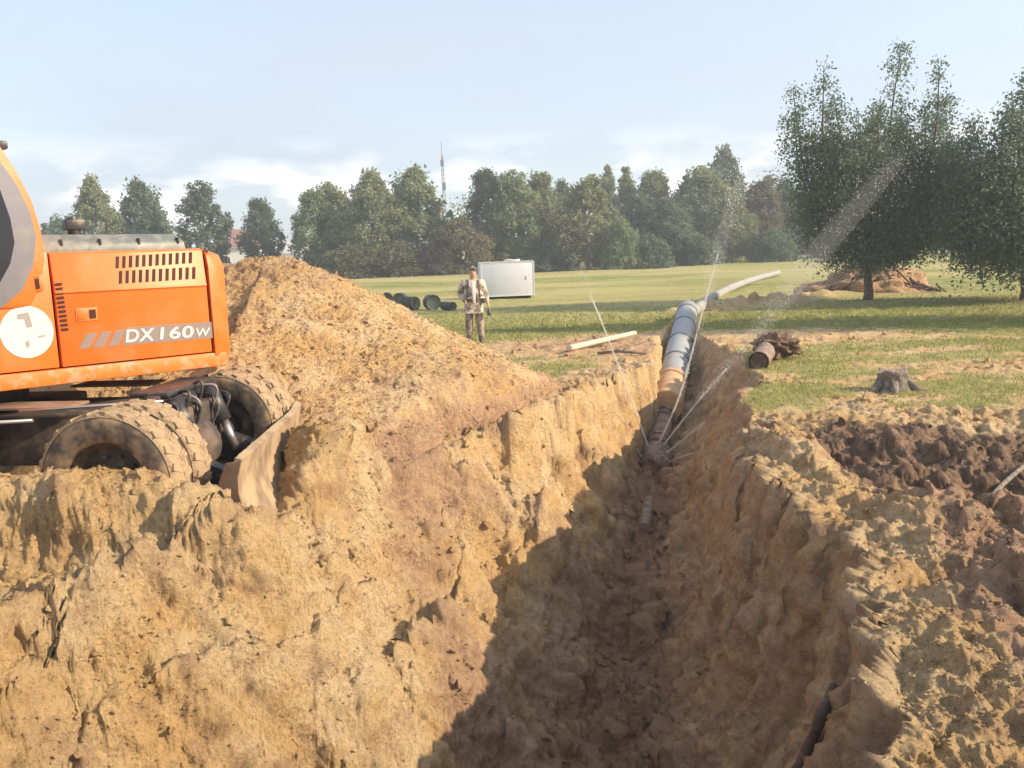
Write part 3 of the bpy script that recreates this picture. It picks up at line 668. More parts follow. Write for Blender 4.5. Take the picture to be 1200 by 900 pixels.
# cab: outline runs on beyond the frame
cab = [(0, 172), (20, 203), (37, 236), (48, 272), (52, 305), (47, 335), (36, 358)]
out = poly(cab, 1.2); al, zl = side(36, 358)
zr = side(0, 172)[1]
full = out+[(al-.10, z_top-.42), (al-1.55, z_top-.42), (al-1.72, z_top+.10), (al-1.45, zr+.28), (al-1.2, zr+.36), (out[0][0]-.25, zr+.27)]
c_ = up(MB().prism(full, -1.225, -.25), 'cab', M['orange'], bevel=.02)
trim = poly([(0, 189), (20, 217), (36, 250), (42.5, 278), (39.5, 310), (27, 339), (2, 361)], 1.23)
tf = trim+[(trim[-1][0]-.25, trim[-1][1]-.05), (al-1.40, trim[-1][1]-.05), (al-1.58, z_top+.10), (al-1.35, zr+.16), (al-1.15, zr+.24), (trim[0][0]-.22, zr+.17)]
t_ = up(MB().prism(tf, -1.235, -.24), 'window_trim', M['grey_cab'], c_, bevel=.006)
gl = poly([(0, 222), (12, 256), (17, 284), (12, 309), (0, 331)], 1.24)
gf = gl+[(gl[-1][0]-.2, gl[-1][1]-.02), (al-1.30, gl[-1][1]-.02), (al-1.44, z_top+.14), (al-1.25, zr+.08), (al-1.1, zr+.14), (gl[0][0]-.2, zr+.05)]
up(MB().prism(gf, -1.242, -.23), 'cab_window', M['glass_dark'], c_)
la, lz = side(1.5, 171, 1.1)
mb = MB(); mb.box((la-.02, -1.1, lz+.005), (.11, .1, .06)); mb.tube([(la-.06, -1.1, lz), (la-.16, -1.1, lz-.03)], .018, 6)
up(mb, 'cab_lamp', M['black_metal'], c_, bevel=.01)
# boom going out ahead of the machine (out of frame)
bm_ = [(-1.2, 1.55), (-2.2, 2.9), (-3.6, 3.55), (-4.9, 3.3), (-4.9, 3.0), (-3.6, 3.1), (-2.4, 2.45), (-1.2, 1.2)]
up(MB().prism(bm_, .1, .5), 'boom', M['orange'], bevel=.03)
up(MB().prism([(-4.7, 3.6), (-4.4, 3.5), (-5.2, .9), (-5.45, .9)], .12, .48), 'dipper_arm', M['orange'], bevel=.02)
mb = MB(); mb.prism([(-5.5, .95), (-5.1, .95), (-4.9, .5), (-5.1, .12), (-5.8, .05), (-6.0, .3)], -.2, .8); up(mb, 'bucket', M['black_metal'], bevel=.02)
mb = MB(); mb.tube([(-1.3, -.1, 1.25), (-2.6, -.05, 2.7)], .08, 10); up(mb, 'boom_cylinder', M['steel'])
# ---- undercarriage
UR = R(-6.0)
def un(mb, name, m, parent=None, **k):
    o = mb.build(name, m, parent or ex, **k)
    if parent is None: o.rotation_euler = (0, 0, UR)
    return o
mb = MB(); mb.tube([(0, 0, .93), (0, 0, zs+.04)], .62, 32); un(mb, 'slewing_ring', M['chassis'])
mb = MB(); mb.box((.1, 0, .72), (4.3, .86, .42)); mb.box((0, 0, .80), (1.5, 1.7, .26)); un(mb, 'chassis', M['chassis'], bevel=.02)
mb = MB(); mb.box((1.2, -.62, 1.035), (.75, .30, .02)); mb.box((-.1, -.95, .93), (2.2, .5, .025)); mb.box((1.2, .62, 1.02), (.75, .3, .02))
un(mb, 'deck_plate', M['blade_dark'], bevel=.004)
mb = MB(); mb.box((-.15, -.98, .62), (1.55, .34, .52)); un(mb, 'tool_box', M['chassis'], bevel=.02)
mb = MB(); mb.tube([(1.45, -1.0, .99), (-.2, -1.2, .955)], .014, 8); mb.tube([(1.3, -.93, 1.05), (2.25, -.60, 1.05)], .012, 6); un(mb, 'edge_rail', M['steel'])
for sx in (2.12, -.75):
    mb = MB(); mb.tube([(sx, -1.1, .57), (sx, 1.1, .57)], .11, 12); mb.lathe([(.05, -.2), (.24, -.12), (.27, 0), (.24, .12), (.05, .2)], 'y', 20, (sx, 0, .57)); un(mb, 'axle', M['chassis'])
def wheel(sx, y, flip, z=.575, hub=True):
    w, r = .27, .515; n = 40
    mb = MB(); pf = [(.29, -.10), (.30, -.125), (.36, -.137), (.43, -.14), (.475, -.125), (.485, -.10)]
    prof = pf+[(a, -b) for a, b in pf[::-1]]; mb.lathe(prof, 'y', n, (0, 0, 0)); 
    o = un(mb, 'wheel', M['tyre']); o.location = (0, 0, 0)
    c, s = math.cos(UR), math.sin(UR); o.location = (sx*c-y*s, sx*s+y*c, z)
    mb = MB(); tp = [(.478, -.128), (.498, -.118), (.509, -.085), (.512, -.02), (.506, -.012), (.506, .012), (.512, .02), (.509, .085), (.498, .118), (.478, .128)]
    mb.lathe(tp, 'y', n)
    for k in range(24):
        for sd in (-1, 1):
            a = 2*math.pi*(k+.25*sd)/24; rot = Matrix.Rotation(-a, 3, 'Y') @ Matrix.Rotation(sd*.35, 3, 'X'); mb.box((math.cos(a)*.4985, sd*.068, math.sin(a)*.4985), (.030, .10, .056), rot)
    un(mb, 'tread', M['tread'], o)
    d = -1 if flip else 1
    mb = MB(); mb.lathe([(.292, -.09*d), (.292, -.07*d), (.26, -.06*d), (.245, .0), (.15, .03*d), (.13, -.02*d), (.10, -.03*d), (.0, -.035*d)], 'y', 32)
    rm = un(mb, 'rim', M['rim'], o)
    if hub:
        for k in range(10):
            a = 2*math.pi*k/10; mb = MB(); mb.tube([(math.cos(a)*.18, .01*d, math.sin(a)*.18), (math.cos(a)*.18, -.025*d, math.sin(a)*.18)], .014, 6); un(mb, 'wheel_nut', M['rim'], o)
    return o
for sx in (2.12, -.75):
    wheel(sx, -1.13, False); wheel(sx, -.80, False, hub=False); wheel(sx, .80, True, hub=False); wheel(sx, 1.13, True)
# dozer blade
bx = 3.0; y0, y1 = -.93, 1.24; SK = .30
cur = [(-.02, .66), (-.055, .54), (-.06, .42), (-.03, .28), (.05, .13), (.17, -.01), (.30, -.12)]
back = [(a-.055, z+.02) for a, z in cur]
mb = MB(); r_b = np.random.default_rng(3); ny = 40
for sgn in (0,):
    V = []
    for j in range(ny+1):
        y = y0+(y1-y0)*j/ny; t = j/ny; dz = .002*r_b.normal()*(j > 0); 
        for i, (a, z) in enumerate(cur): V.append((bx+a-SK*t, y, z+(dz if i == 0 else 0)+(.05*max(0, t-.85)/.15 if i == 0 else 0)))
        for i, (a, z) in enumerate(back[::-1]): V.append((bx+a-SK*t, y, z+(dz if i == len(back)-1 else 0)+(.05*max(0, t-.85)/.15 if i == len(back)-1 else 0)))
    n = 2*len(cur); Fs = [(j*n+k, j*n+(k+1) % n, (j+1)*n+(k+1) % n, (j+1)*n+k) for j in range(ny) for k in range(n)]
    Fs += [tuple(range(n)), tuple(ny*n+k for k in range(n))[::-1]]; mb.add(V, Fs, True)
bl = un(mb, 'dozer_blade', M['blade']); bl.data.set_sharp_from_angle(angle=R(40))
for yy in (y0-.012, y1+.012):
    b0 = bx-(SK if yy > 0 else 0)
    pp = [(b0+a, z) for a, z in cur]+[(b0+.12, -.14), (b0-.10, .02), (b0-.20, .25), (b0-.20, .50), (b0-.14, .64)]
    un(MB().prism(pp, yy-.012, yy+.012), 'end_plate', M['blade_dark'], bl)
rz2 = Matrix.Rotation(math.atan2(SK, y1-y0), 3, 'Z'); mb = MB(); mb.box((bx-.29, 0.1, .30), (.10, 1.6, .22), rz2); mb.box((bx-.25, .1, .50), (.06, 1.9, .05), rz2); un(mb, 'back_rib', M['blade_dark'], bl)
for yy in (-.42, .42):
    un(MB().prism([(1.9, .55), (2.15, .66), (2.78, .42), (2.78, .22), (2.2, .36)], yy-.06, yy+.06), 'push_arm', M['black_metal'], bevel=.01)
    mb = MB(); mb.tube([(2.18, yy*.75, 1.03), (2.30, yy*.75, .72)], .075, 14); un(mb, 'lift_cylinder', M['black_metal'])
    mb = MB(); mb.tube([(2.30, yy*.75, .74), (2.40, yy*.75, .46)], .035, 10); un(mb, 'cylinder_rod', M['steel'])
mb = MB(); mb.box((2.10, 0, .82), (.10, 1.05, .50)); mb.box((2.16, -.62, .84), (.05, .22, .46)); mb.box((2.05, 0, 1.07), (.32, .9, .04)); un(mb, 'front_plate', M['black_metal'], bevel=.012)
r2 = random.Random(4)
for k in range(15):
    yk = -.55+k*.075; z0 = 1.0+r2.uniform(-.12, .05); hgt = r2.uniform(.05, .22); dx = r2.uniform(.05, .2); dy = r2.uniform(-.15, .15)
    pts = [(2.12+dx*math.sin(t*math.pi)*1.0+.05*t, yk+dy*t, z0+hgt*math.sin(t*math.pi)-.30*t) for t in np.linspace(0, 1, 10)]
    mb = MB(); mb.tube(pts, .013, 6); un(mb, 'hydraulic_hose', M['black_metal'] if k % 3 else M['stripe'])

# ------------------------------------------------------------------ water main and pipes
def pipe_along(pts, r, name, m, parent, n=24, caps=True):
    mb = MB(); mb.tube(pts, r, n, caps); return mb.build(name, m, parent)
main = [atY(783, 462, 16.4), atY(789, 425, 18.3), atY(796, 390, 21.2), atY(806, 364, 25.0)]
# big new pipe: three lengths with bands
PA = np.array(atY(781, 476, 15.9)); PB = np.array(atY(806, 363, 25.5))
wm = thing('water_main', 'thick blue-grey water main with dark bands rising out of the trench, lower end crusted with sand', 'pipe', PA.tolist())
def rel(p): return tuple(np.array(p)-PA)
def lerp(a, b, t): return np.array(a)*(1-t)+np.array(b)*t
rad = .285
def seg(t0, t1, nm, m, r=rad, jit=0):
    ts = np.linspace(t0, t1, 12); pts = []
    for t in ts:
        p = lerp(PA, PB, t); p[2] += .10*math.sin(min(t/.45, 1)*math.pi)*0; pts.append(rel(p))
    mb = MB(); rr = [r*(1+jit*rng.normal()) for _ in ts]; mb.tube(pts, rr, 28); return mb.build(nm, m, wm)
seg(0, .16, 'crusted_end', M['pipe_rust'], rad*1.02, .012); seg(.16, 1, 'pipe_wall', M['pipe'])
for t in (.33, .53, .74, .93):
    ts = seg(t-.006, t+.006, 'joint_band', M['pipe_band'], rad*1.06)
for t, rr in ((.165, 1.10),):
    seg(t-.012, t+.01, 'joint_collar', M['pipe_rust'], rad*rr)
# mud smear along the top
# elbow piece and far pipe
fp_pts = [atY(808, 364, 25.6)]+[atZ(a_, b_, .15) for a_, b_ in ((819, 360), (833, 350), (857, 337), (884, 327), (912, 319.5))]
fz = []
for p in fp_pts:
    p = np.array(p); g = gz(p[0], p[1]); q = p.copy(); q[2] = .15 if len(fz) else p[2]-.1; fz.append(q)
F0 = fz[0]
ft = thing('pale_far_pipe', 'pale grey pipe lying on the grass and curving away to the right', 'pipe', F0.tolist())
def bez(pts, n):
    pts = [np.array(p) for p in pts]; out = []
    for i in range(len(pts)-1):
        a = pts[max(i-1, 0)]; b = pts[i]; c = pts[i+1]; d = pts[min(i+2, len(pts)-1)]
        for t in np.linspace(0, 1, n, endpoint=False):
            out.append(.5*((2*b)+(c-a)*t+(2*a-5*b+4*c-d)*t*t+(3*b-a-3*c+d)*t**3))
    out.append(pts[-1]); return out
cv = bez(fz, 8)
pipe_along([tuple(p-F0) for p in cv], .16, 'pipe_wall', M['pipe_pale'], ft)
for i in (6, 14, 22, 28):
    pipe_along([tuple(cv[i]-F0), tuple(lerp(cv[i], cv[i+1], .12)-F0)], .168, 'joint_band', M['pipe'], ft)
# old narrow pipe in the trench below the main
OA = np.array(atY(771, 523, 14.75)); OB = np.array(atY(778, 486, 15.8))
op = thing('old_pipe', 'muddy narrow old pipe joined below the big water main where the jets burst out', 'pipe', OA.tolist())
def ro(p): return tuple(np.array(p)-OA)
pipe_along([ro(OA), ro(lerp(OA, OB, .5)), ro(OB)], .17, 'pipe_wall', M['pipe_old'], op)
for t in (.12, .8, .95): pipe_along([ro(lerp(OA, OB, t)), ro(lerp(OA, OB, t+.05))], .205, 'flange', M['pipe_old'], op)
for k in range(6):
    a = k*math.pi/3; c = lerp(OA, OB, .88); d = np.array([math.cos(a)*.19, 0, math.sin(a)*.19])
    mb = MB(); mb.tube([ro(c+d-[0, .12, .02]), ro(c+d+[0, .12, .02])], .022, 6); mb.build('flange_bolt', M['pipe_old'], op)
mb = MB(); cc = atY(768, 541, 14.5)
mb.tube([ro(atY(762, 551, 14.2)), ro(cc), ro(atY(770, 527, 14.7))], [.20, .29, .24], 14); mb.build('repair_clamp', M['pipe_old'], op)
for k in range(5):
    c = np.array(atY(752+k*9, 546-4*math.sin(k), 14.3)); mb = MB(); mb.tube([ro(c), ro(c+[.03*(k-2), -.05, .12])], .03, 7); mb.build('clamp_bolt', M['pipe_old'], op)
# short stub standing further down the trench

# rusty cut pipe on the right bank
pa = np.array(atY(889, 424, 14.6)); pb = pa+np.array([.62, 1.5, .07])
rp = thing('cut_pipe', 'stub of rusty cut pipe sticking out of the ground on the right bank', 'pipe', pa.tolist())
mb = MB(); 
mb.tube([(0, 0, 0), tuple(lerp(pa, pb, .5)-pa), tuple(pb-pa)], .165, 22, caps=False)
mb.tube([(0, 0, 0), tuple(lerp(pa, pb, .5)-pa), tuple(pb-pa)], .145, 22, caps=False)
mb.build('pipe_wall', M['pipe_old'], rp, fixn=False)
dirn = (pb-pa)/np.linalg.norm(pb-pa)
mb = MB(); mb.tube([tuple(dirn*.0), tuple(dirn*.03)], .175, 22, caps=False); mb.tube([tuple(dirn*.03), tuple(dirn*.045)], .146, 22); mb.build('pipe_mouth', M['rim'], rp)
def blobmesh(name, c, s, seed, m, lab, cat, amp=.35, sub=4, **k):
    bm = bmesh.new(); bmesh.ops.create_icosphere(bm, subdivisions=sub, radius=1)
    co = np.array([v.co[:] for v in bm.verts]); d = 1+amp*fbm(co[:, 0]*1.5+seed, co[:, 1]*1.5, co[:, 2]*1.5, 5, 2.1, .6)
    co = co*d[:, None]*np.array(s)
    for v, p in zip(bm.verts, co): v.co = p
    me = bpy.data.meshes.new(name); bm.to_mesh(me); bm.free(); me.polygons.foreach_set('use_smooth', [True]*len(me.polygons))
    for q, val in k.items():
        a = me.attributes.new(q, 'FLOAT', 'POINT'); a.data.foreach_set('value', np.full(len(me.vertices), val, dtype=np.float32))
    o = link(name, me, m); o.location = tuple(c); tag(o, lab, cat); return o
blobmesh('soil_clump', atY(912, 402, 16.0)+np.array([0, 0, -.05]), (.36, .5, .20), 2.0, M['heap'], 'dark clump of soil on top of the rusty cut pipe', 'soil clump', .55, 5, dark=1.0)
# pale pole
qa, qb = atY(667, 412, 17.7), atY(744, 397, 20.3)
qa[2] = gz(qa[0], qa[1])+.10; qb[2] = gz(qb[0], qb[1])+.14
pp = bez([qa, lerp(qa, qb, .5), qb], 6)
mb = MB(); mb.tube([tuple(p) for p in pp], list(np.linspace(.062, .05, len(pp))), 12); tag(mb.build('peeled_pole', M['wood_pale']), 'pale peeled wooden pole lying on the grass left of the pipe', 'wooden pole')
# stick behind
a, b = atZ(700, 414, .05), atZ(758, 414, .05)
mb = MB(); mb.tube([tuple(a), tuple(lerp(a, b, .5)+np.array([0, .1, .03])), tuple(b)], .03, 8); tag(mb.build('brown_plank', M['pipe_old']), 'thin brown stick lying at the trench edge below the pale pole', 'stick')
# root / cable over the right wall
rt = [(988, 790, 4.45), (968, 832, 4.12), (950, 868, 3.86), (930, 908, 3.6)]
def on_ground_ray(px, py, lift=.02):
    """nearest point of the finished ground seen along the ray of a pixel"""
    q = GP.reshape(-1, 3)[::1]-np.array([0, 0, H]); w = q@CF; u = 600+F*(q@CR)/np.maximum(w, .1); v = 450-F*(q@CU)/np.maximum(w, .1)
    d2 = (u-px)**2+(v-py)**2; ok = (w > .5)*(d2 < 16); i = np.where(ok)[0]; i = i[np.argmin(w[i])]
    p = GP.reshape(-1, 3)[i]; d = ray(px, py); return p-d/np.linalg.norm(d)*lift
sa = on_ground_ray(756, 620, .02)+np.array([0, 0, .05]); sb = on_ground_ray(759, 591, .02)+np.array([0, 0, .10])
mb = MB(); mb.tube([sa, lerp(sa, sb, .5), sb], .075, 14); tag(mb.build('pipe_stub', M['pipe_old']), 'short length of old muddy pipe lying alone on the trench floor', 'pipe')
rp_ = [on_ground_ray(x, y, .06) for x, y, _ in rt]
mb = MB(); mb.tube([tuple(p) for p in bez(rp_, 5)], [.030+.004*math.sin(k*1.3) for k in range(16)], 10); tag(mb.build('dark_root', M['root']), 'long dark root hanging down the right wall of the trench', 'root')
st_ = [on_ground_ray(x, y, .03)+np.array([0, 0, .02*i]) for i, (x, y) in enumerate([(1158, 584), (1178, 568), (1204, 545)])]
mb = MB(); mb.tube([tuple(p) for p in bez(st_, 5)], .022, 8); tag(mb.build('bare_stick', M['stump']), 'bare stick lying across the dark soil at the right edge', 'stick')
# stump
sp_ = np.array(atZ(1046, 456, 0)); sp_[2] = gz(sp_[0], sp_[1])
sm = thing('tree_stump', 'old grey tree stump in the grass of the right bank', 'tree stump', sp_.tolist())
def stumpmesh():
    n, m = 40, 14; V = []
    for j in range(m):
        t = j/(m-1)
        for k in range(n):
            a = 2*math.pi*k/n; r = .19+.13*(1-t)**3*(.6+.6*abs(math.sin(a*2.5+1)))+.03*noise3(np.array([math.cos(a)*3.]), np.array([math.sin(a)*3.]), np.array([t*1.5]))[0]
            if j == m-1: r *= .93
            V.append((r*math.cos(a)*1.05, r*math.sin(a), -.06+t*.33+(.02*math.sin(a*3+1)+.018*math.cos(a*5))*t))
    Fs = [(j*n+k, j*n+(k+1) % n, (j+1)*n+(k+1) % n, (j+1)*n+k) for j in range(m-1) for k in range(n)]
    return V, Fs, n, m
V, Fs, n, m_ = stumpmesh(); MB().add(V, Fs, True).build('trunk', M['stump'], sm)
top = V[(m_-1)*n:]; c = (0, 0, top[0][2]-.05)
MB().add(top+[c], [(k, (k+1) % n, n) for k in range(n)], True).build('cut_face', M['stump_cut'], sm)
for k, a in enumerate((-1.9, -.6, -2.8, .6)):
    mb = MB(); mb.tube([(math.cos(a)*.16, math.sin(a)*.16, .1), (math.cos(a)*.32, math.sin(a)*.32, .02), (math.cos(a)*.5, math.sin(a)*.5, -.03)], [.07, .05, .02], 8); mb.build('root', M['stump'], sm)
# ------------------------------------------------------------------ site box and pipe pieces
ca_ = np.array(atZ(562, 352, 0)); cb_ = np.array(atZ(625, 349.5, 0)); ang = math.atan2(cb_[1]-ca_[1], cb_[0]-ca_[0]); wid = np.hypot(*(cb_-ca_)[:2])
bt = thing('white_container', 'white box container standing on the far grass behind the man', 'container', ((ca_+cb_)/2+np.array([0, 1.0, 0])).tolist(), ang)
hh_ = 1.48; MB().box((0, 0, .12+hh_/2), (wid, 2.0, hh_)).build('box_body', M['container'], bt, bevel=.03)
for sx in (-1, 1):
    for sy in (-1, 1): MB().box((sx*(wid/2-.03), sy*.985, .12+hh_/2), (.05, .05, hh_+.01)).build('corner_post', M['container'], bt)
    MB().box((sx*(wid/2-.25), -.7, .05), (.18, .18, .14)).build('foot', M['black_plastic'], bt)
for zz in (.15, .12+hh_): MB().box((0, -1.0, zz), (wid-.1, .035, .04)).build('side_rail', M['container_edge'], bt)
MB().box((wid/2-.35, -1.012, .9), (.03, .02, .14)).build('door_handle', M['container_edge'], bt)
MB().box((-.0, -.5, .08), (wid*.8, .1, .1)).build('skid', M['black_plastic'], bt)
mb = MB(); mb.tube([(-.1, -.5, hh_+.16), (.1, -.45, hh_+.20), (.35, -.5, hh_+.16), (.6, -.4, hh_+.18)], .04, 7); tag(mb.build('folded_sheet', M['white']), 'scrap of white sheeting lying on the roof of the white container', 'sheet')
bpy.context.view_layer.update(); fs = bpy.data.objects['folded_sheet']; fs.matrix_world = bt.matrix_world.copy()
def ring(px, py, r, yaw, L_, lab, tilt=0):
    p = np.array(atZ(px, py, r)); 
    o = MB(); o.lathe([(r, 0), (r, L_), (r*.80, L_), (r*.80, 0), (r, 0)], 'y', 22); b = o.build('pipe_offcut', M['black_plastic'])
    b.location = (p[0], p[1], r*.96+gz(p[0], p[1])); b.rotation_euler = (tilt, 0, yaw); tag(b, lab, 'pipe offcut', 'black pipe offcuts lying in a row behind the sand heap')
    i = MB(); i.lathe([(r*.795, .02), (r*.795, L_-.02)], 'y', 22); i.lathe([(r*.79, L_*.45), (.01, L_*.45)], 'y', 22); q = i.build('pipe_inside', M['inside_pale'], b)
ring(453, 351, .25, .1, .7, 'leftmost black pipe offcut of the row, its round mouth towards the camera')
ring(467, 351, .25, -.05, .7, 'second black pipe offcut from the left, its round mouth towards the camera')
ring(487, 354, .26, .9, .6, 'third black pipe offcut in the row, lying turned sideways')
ring(508, 353, .29, .35, .5, 'largest black pipe offcut at the right of the row')
ring(531, 358, .16, .6, .7, 'small low black pipe offcut just left of the man')

# ------------------------------------------------------------------ person
def skin_mesh(name, verts, edges, radii, m, parent, root=0, sub=2):
    me = bpy.data.meshes.new(name); me.from_pydata([tuple(v) for v in verts], edges, []); o = bpy.data.objects.new(name, me); COL.objects.link(o)
    sk = o.modifiers.new('s', 'SKIN'); sb = o.modifiers.new('u', 'SUBSURF'); sb.levels = sub; sb.render_levels = sub
    for i, r_ in enumerate(radii):
        d = me.skin_vertices[0].data[i]; d.radius = r_ if isinstance(r_, tuple) else (r_, r_); d.use_root = (i == root)
    dg = bpy.context.evaluated_depsgraph_get(); dg.update(); nm = bpy.data.meshes.new_from_object(o.evaluated_get(dg)); bpy.data.objects.remove(o)
    nm.name = name; nm.polygons.foreach_set('use_smooth', [True]*len(nm.polygons)); nm.materials.clear()
    return link(name, nm, m, parent)
pf = np.array(atZ(557, 401, 0)); pf[2] = gz(pf[0], pf[1])
man = thing('person', 'stout man in light camouflage jacket and khaki trousers standing on the grass watching the trench', 'person', pf.tolist(), R(4))
# character faces -Y (the camera); +X is image right
sk = dict(pelvis=(0, 0, .90), waist=(0, 0, 1.04), chest=(0, .0, 1.24), shc=(0, .01, 1.40), neck=(0, -.01, 1.485), head0=(0, -.02, 1.58), head1=(0, -.015, 1.67),
    shL=(.20, .01, 1.385), elL=(.275, .03, 1.12), wrL=(.325, -.06, .89), shR=(-.20, .01, 1.385), elR=(-.325, .05, 1.15), wrR=(-.22, -.13, 1.02),
    hipL=(.10, 0, .86), knL=(.125, -.01, .48), anL=(.15, .02, .09), toL=(.17, -.15, .035), hipR=(-.10, 0, .86), knR=(-.125, .0, .48), anR=(-.135, .03, .09), toR=(-.16, -.13, .035))
names = list(sk); ix = {n_: i for i, n_ in enumerate(names)}
ed = [('pelvis', 'waist'), ('waist', 'chest'), ('chest', 'shc'), ('shc', 'neck'), ('neck', 'head0'), ('head0', 'head1'), ('shc', 'shL'), ('shL', 'elL'), ('elL', 'wrL'), ('shc', 'shR'), ('shR', 'elR'), ('elR', 'wrR'),
      ('pelvis', 'hipL'), ('hipL', 'knL'), ('knL', 'anL'), ('anL', 'toL'), ('pelvis', 'hipR'), ('hipR', 'knR'), ('knR', 'anR'), ('anR', 'toR')]
rad_ = dict(pelvis=(.15, .12), waist=(.16, .13), chest=(.16, .12), shc=(.11, .09), neck=.054, head0=(.086, .098), head1=(.088, .10), shL=.066, elL=.048, wrL=.032, shR=.066, elR=.048, wrR=.032,
            hipL=.095, knL=.068, anL=.045, toL=.04, hipR=.095, knR=.068, anR=.045, toR=.04)
V = [sk[n_] for n_ in names]; E_ = [(ix[a], ix[b]) for a, b in ed]; RR = [rad_[n_] for n_ in names]
# hands: palm and five fingers, each its own chain from the palm
def hand(w, elbow, closed, sgn):
    w = np.array(w); d = w-np.array(elbow); d = d/np.linalg.norm(d); palm = w+d*.075; iw = ix['wrL'] if sgn > 0 else ix['wrR']
    V.append(tuple(palm)); pi_ = len(V)-1; E_.append((iw, pi_)); RR.append((.034, .018))
    across = np.cross(d, [sgn*1.0, 0, 0]); across = across/np.linalg.norm(across); inn = np.cross(across, d)
    for k, (o_, ln) in enumerate(((-.027, .062), (-.009, .075), (.009, .070), (.027, .055))):
        a = palm+across*o_+d*.018; b = a+d*ln*.5+inn*closed*.015; c = b+d*ln*.45*(1-closed*.6)+inn*closed*.03
        base = len(V); V.extend([tuple(a), tuple(b), tuple(c)]); E_.extend([(pi_, base), (base, base+1), (base+1, base+2)]); RR.extend([.0105, .0095, .008])
    a = w+d*.035-across*.032; b = a+d*.035-across*.022+inn*.012
    base = len(V); V.extend([tuple(a), tuple(b)]); E_.extend([(pi_, base), (base, base+1)]); RR.extend([.012, .010])
hand(sk['wrL'], sk['elL'], .6, 1); hand(sk['wrR'], sk['elR'], .8, -1)
body = skin_mesh('body', V, E_, RR, M['skin'], man)
# face: nose, brow, jaw by nudging the head part of the body mesh
for v in body.data.vertices:
    x, y, z = v.co
    if z > 1.53 and y < -.06:
        if abs(x) < .022 and 1.595 < z < 1.65: v.co.y -= .018
        if abs(x) < .05 and 1.54 < z < 1.57: v.co.y -= .008
for sx in (-1, 1):
    mb = MB(); mb.lathe([(.0, -.012), (.010, -.006), (.012, 0), (.010, .006), (0, .012)], 'y', 8, (sx*.031, -.108, 1.642)); mb.build('eye', M['black_metal'], man)
    mb = MB(); mb.lathe([(0, -.010), (.022, -.006), (.024, .006), (0, .012)], 'x', 10, (sx*.090, -.01, 1.625)); mb.build('ear', M['skin'], man)
MB().box((0, -.112, 1.578), (.045, .012, .008)).build('mouth', M['rim'], man)
bm = bmesh.new(); bmesh.ops.create_uvsphere(bm, u_segments=20, v_segments=12, radius=1)
bmesh.ops.delete(bm, geom=[v for v in bm.verts if v.co.z < .02 or (v.co.y < -.62 and v.co.z < .55)], context='VERTS')
for v in bm.verts: v.co = (v.co.x*.098, v.co.y*.112-.012, v.co.z*.10+1.665)
me = bpy.data.meshes.new('hair'); bm.to_mesh(me); bm.free(); link('hair', me, M['hair'], man)
# jacket over the torso and arms
jn = ['pelvis', 'waist', 'chest', 'shc', 'shL', 'elL', 'shR', 'elR']; jv = [sk[n_] for n_ in jn]+[tuple(lerp(sk['elL'], sk['wrL'], .86)), tuple(lerp(sk['elR'], sk['wrR'], .84)), (0, 0, .845), (0, -.005, 1.455)]
je = [(0, 1), (1, 2), (2, 3), (3, 4), (4, 5), (5, 8), (3, 6), (6, 7), (7, 9), (0, 10), (3, 11)]
jr = [(.235, .18), (.26, .21), (.245, .18), (.165, .13), .105, .082, .105, .084, .056, .056, (.20, .16), (.075, .07)]
jk = skin_mesh('jacket', jv, je, jr, M['jacket'], man)
mb = MB(); mb.prism([(-.05, 1.44), (.055, 1.44), (.035, .93), (-.02, .93)], -.225, -.18); mb.build('shirt_front', M['shirt'], man, bevel=.01)
for sx in (-1, 1):
    mb = MB(); mb.tube([(sx*.12, -.08, 1.46), (sx*.125, -.175, 1.35), (sx*.13, -.215, 1.2), (sx*.14, -.225, 1.05)], [.022]*4, 8, ell=.4); mb.build('strap', M['vest'], man)
mb = MB(); mb.lathe([(.262, .965), (.270, .985), (.262, 1.005)], 'z', 24); b_ = mb.build('belt', M['vest'], man); b_.scale = (1, .84, 1)
MB().box((.22, -.15, .97), (.08, .07, .10)).build('belt_pouch', M['vest'], man, bevel=.01)
tn = ['pelvis', 'hipL', 'knL', 'anL', 'hipR', 'knR', 'anR']; tv = [sk[n_] for n_ in tn]+[(0, 0, .98)]; 
tv[3] = (.148, .02, .11); tv[6] = (-.135, .03, .11)
skin_mesh('trousers', tv, [(0, 1), (1, 2), (2, 3), (0, 4), (4, 5), (5, 6), (0, 7)], [(.175, .14), .118, .098, .080, .118, .098, .080, (.18, .15)], M['trousers'], man)
for s_ in ('L', 'R'):
    a = sk['an'+s_]; t2 = sk['to'+s_]
    skin_mesh('boot', [(a[0], a[1], .17), (a[0], a[1]+.01, .06), tuple(lerp(a, t2, .5)), t2], [(0, 1), (1, 2), (2, 3)], [.075, .078, .070, .066], M['boot'], man)
bag = np.array(man.location)+np.array([.345, -.10, .72]); 
mb = MB(); mb.tube([(0, 0, .07), (.005, 0, -.02), (0, 0, -.09)], [.02, .05, .045], 10); o = mb.build('hand_tool', M['vest']); o.location = tuple(bag); tag(o, 'small dark bundle hanging from the man\'s hand', 'bundle')

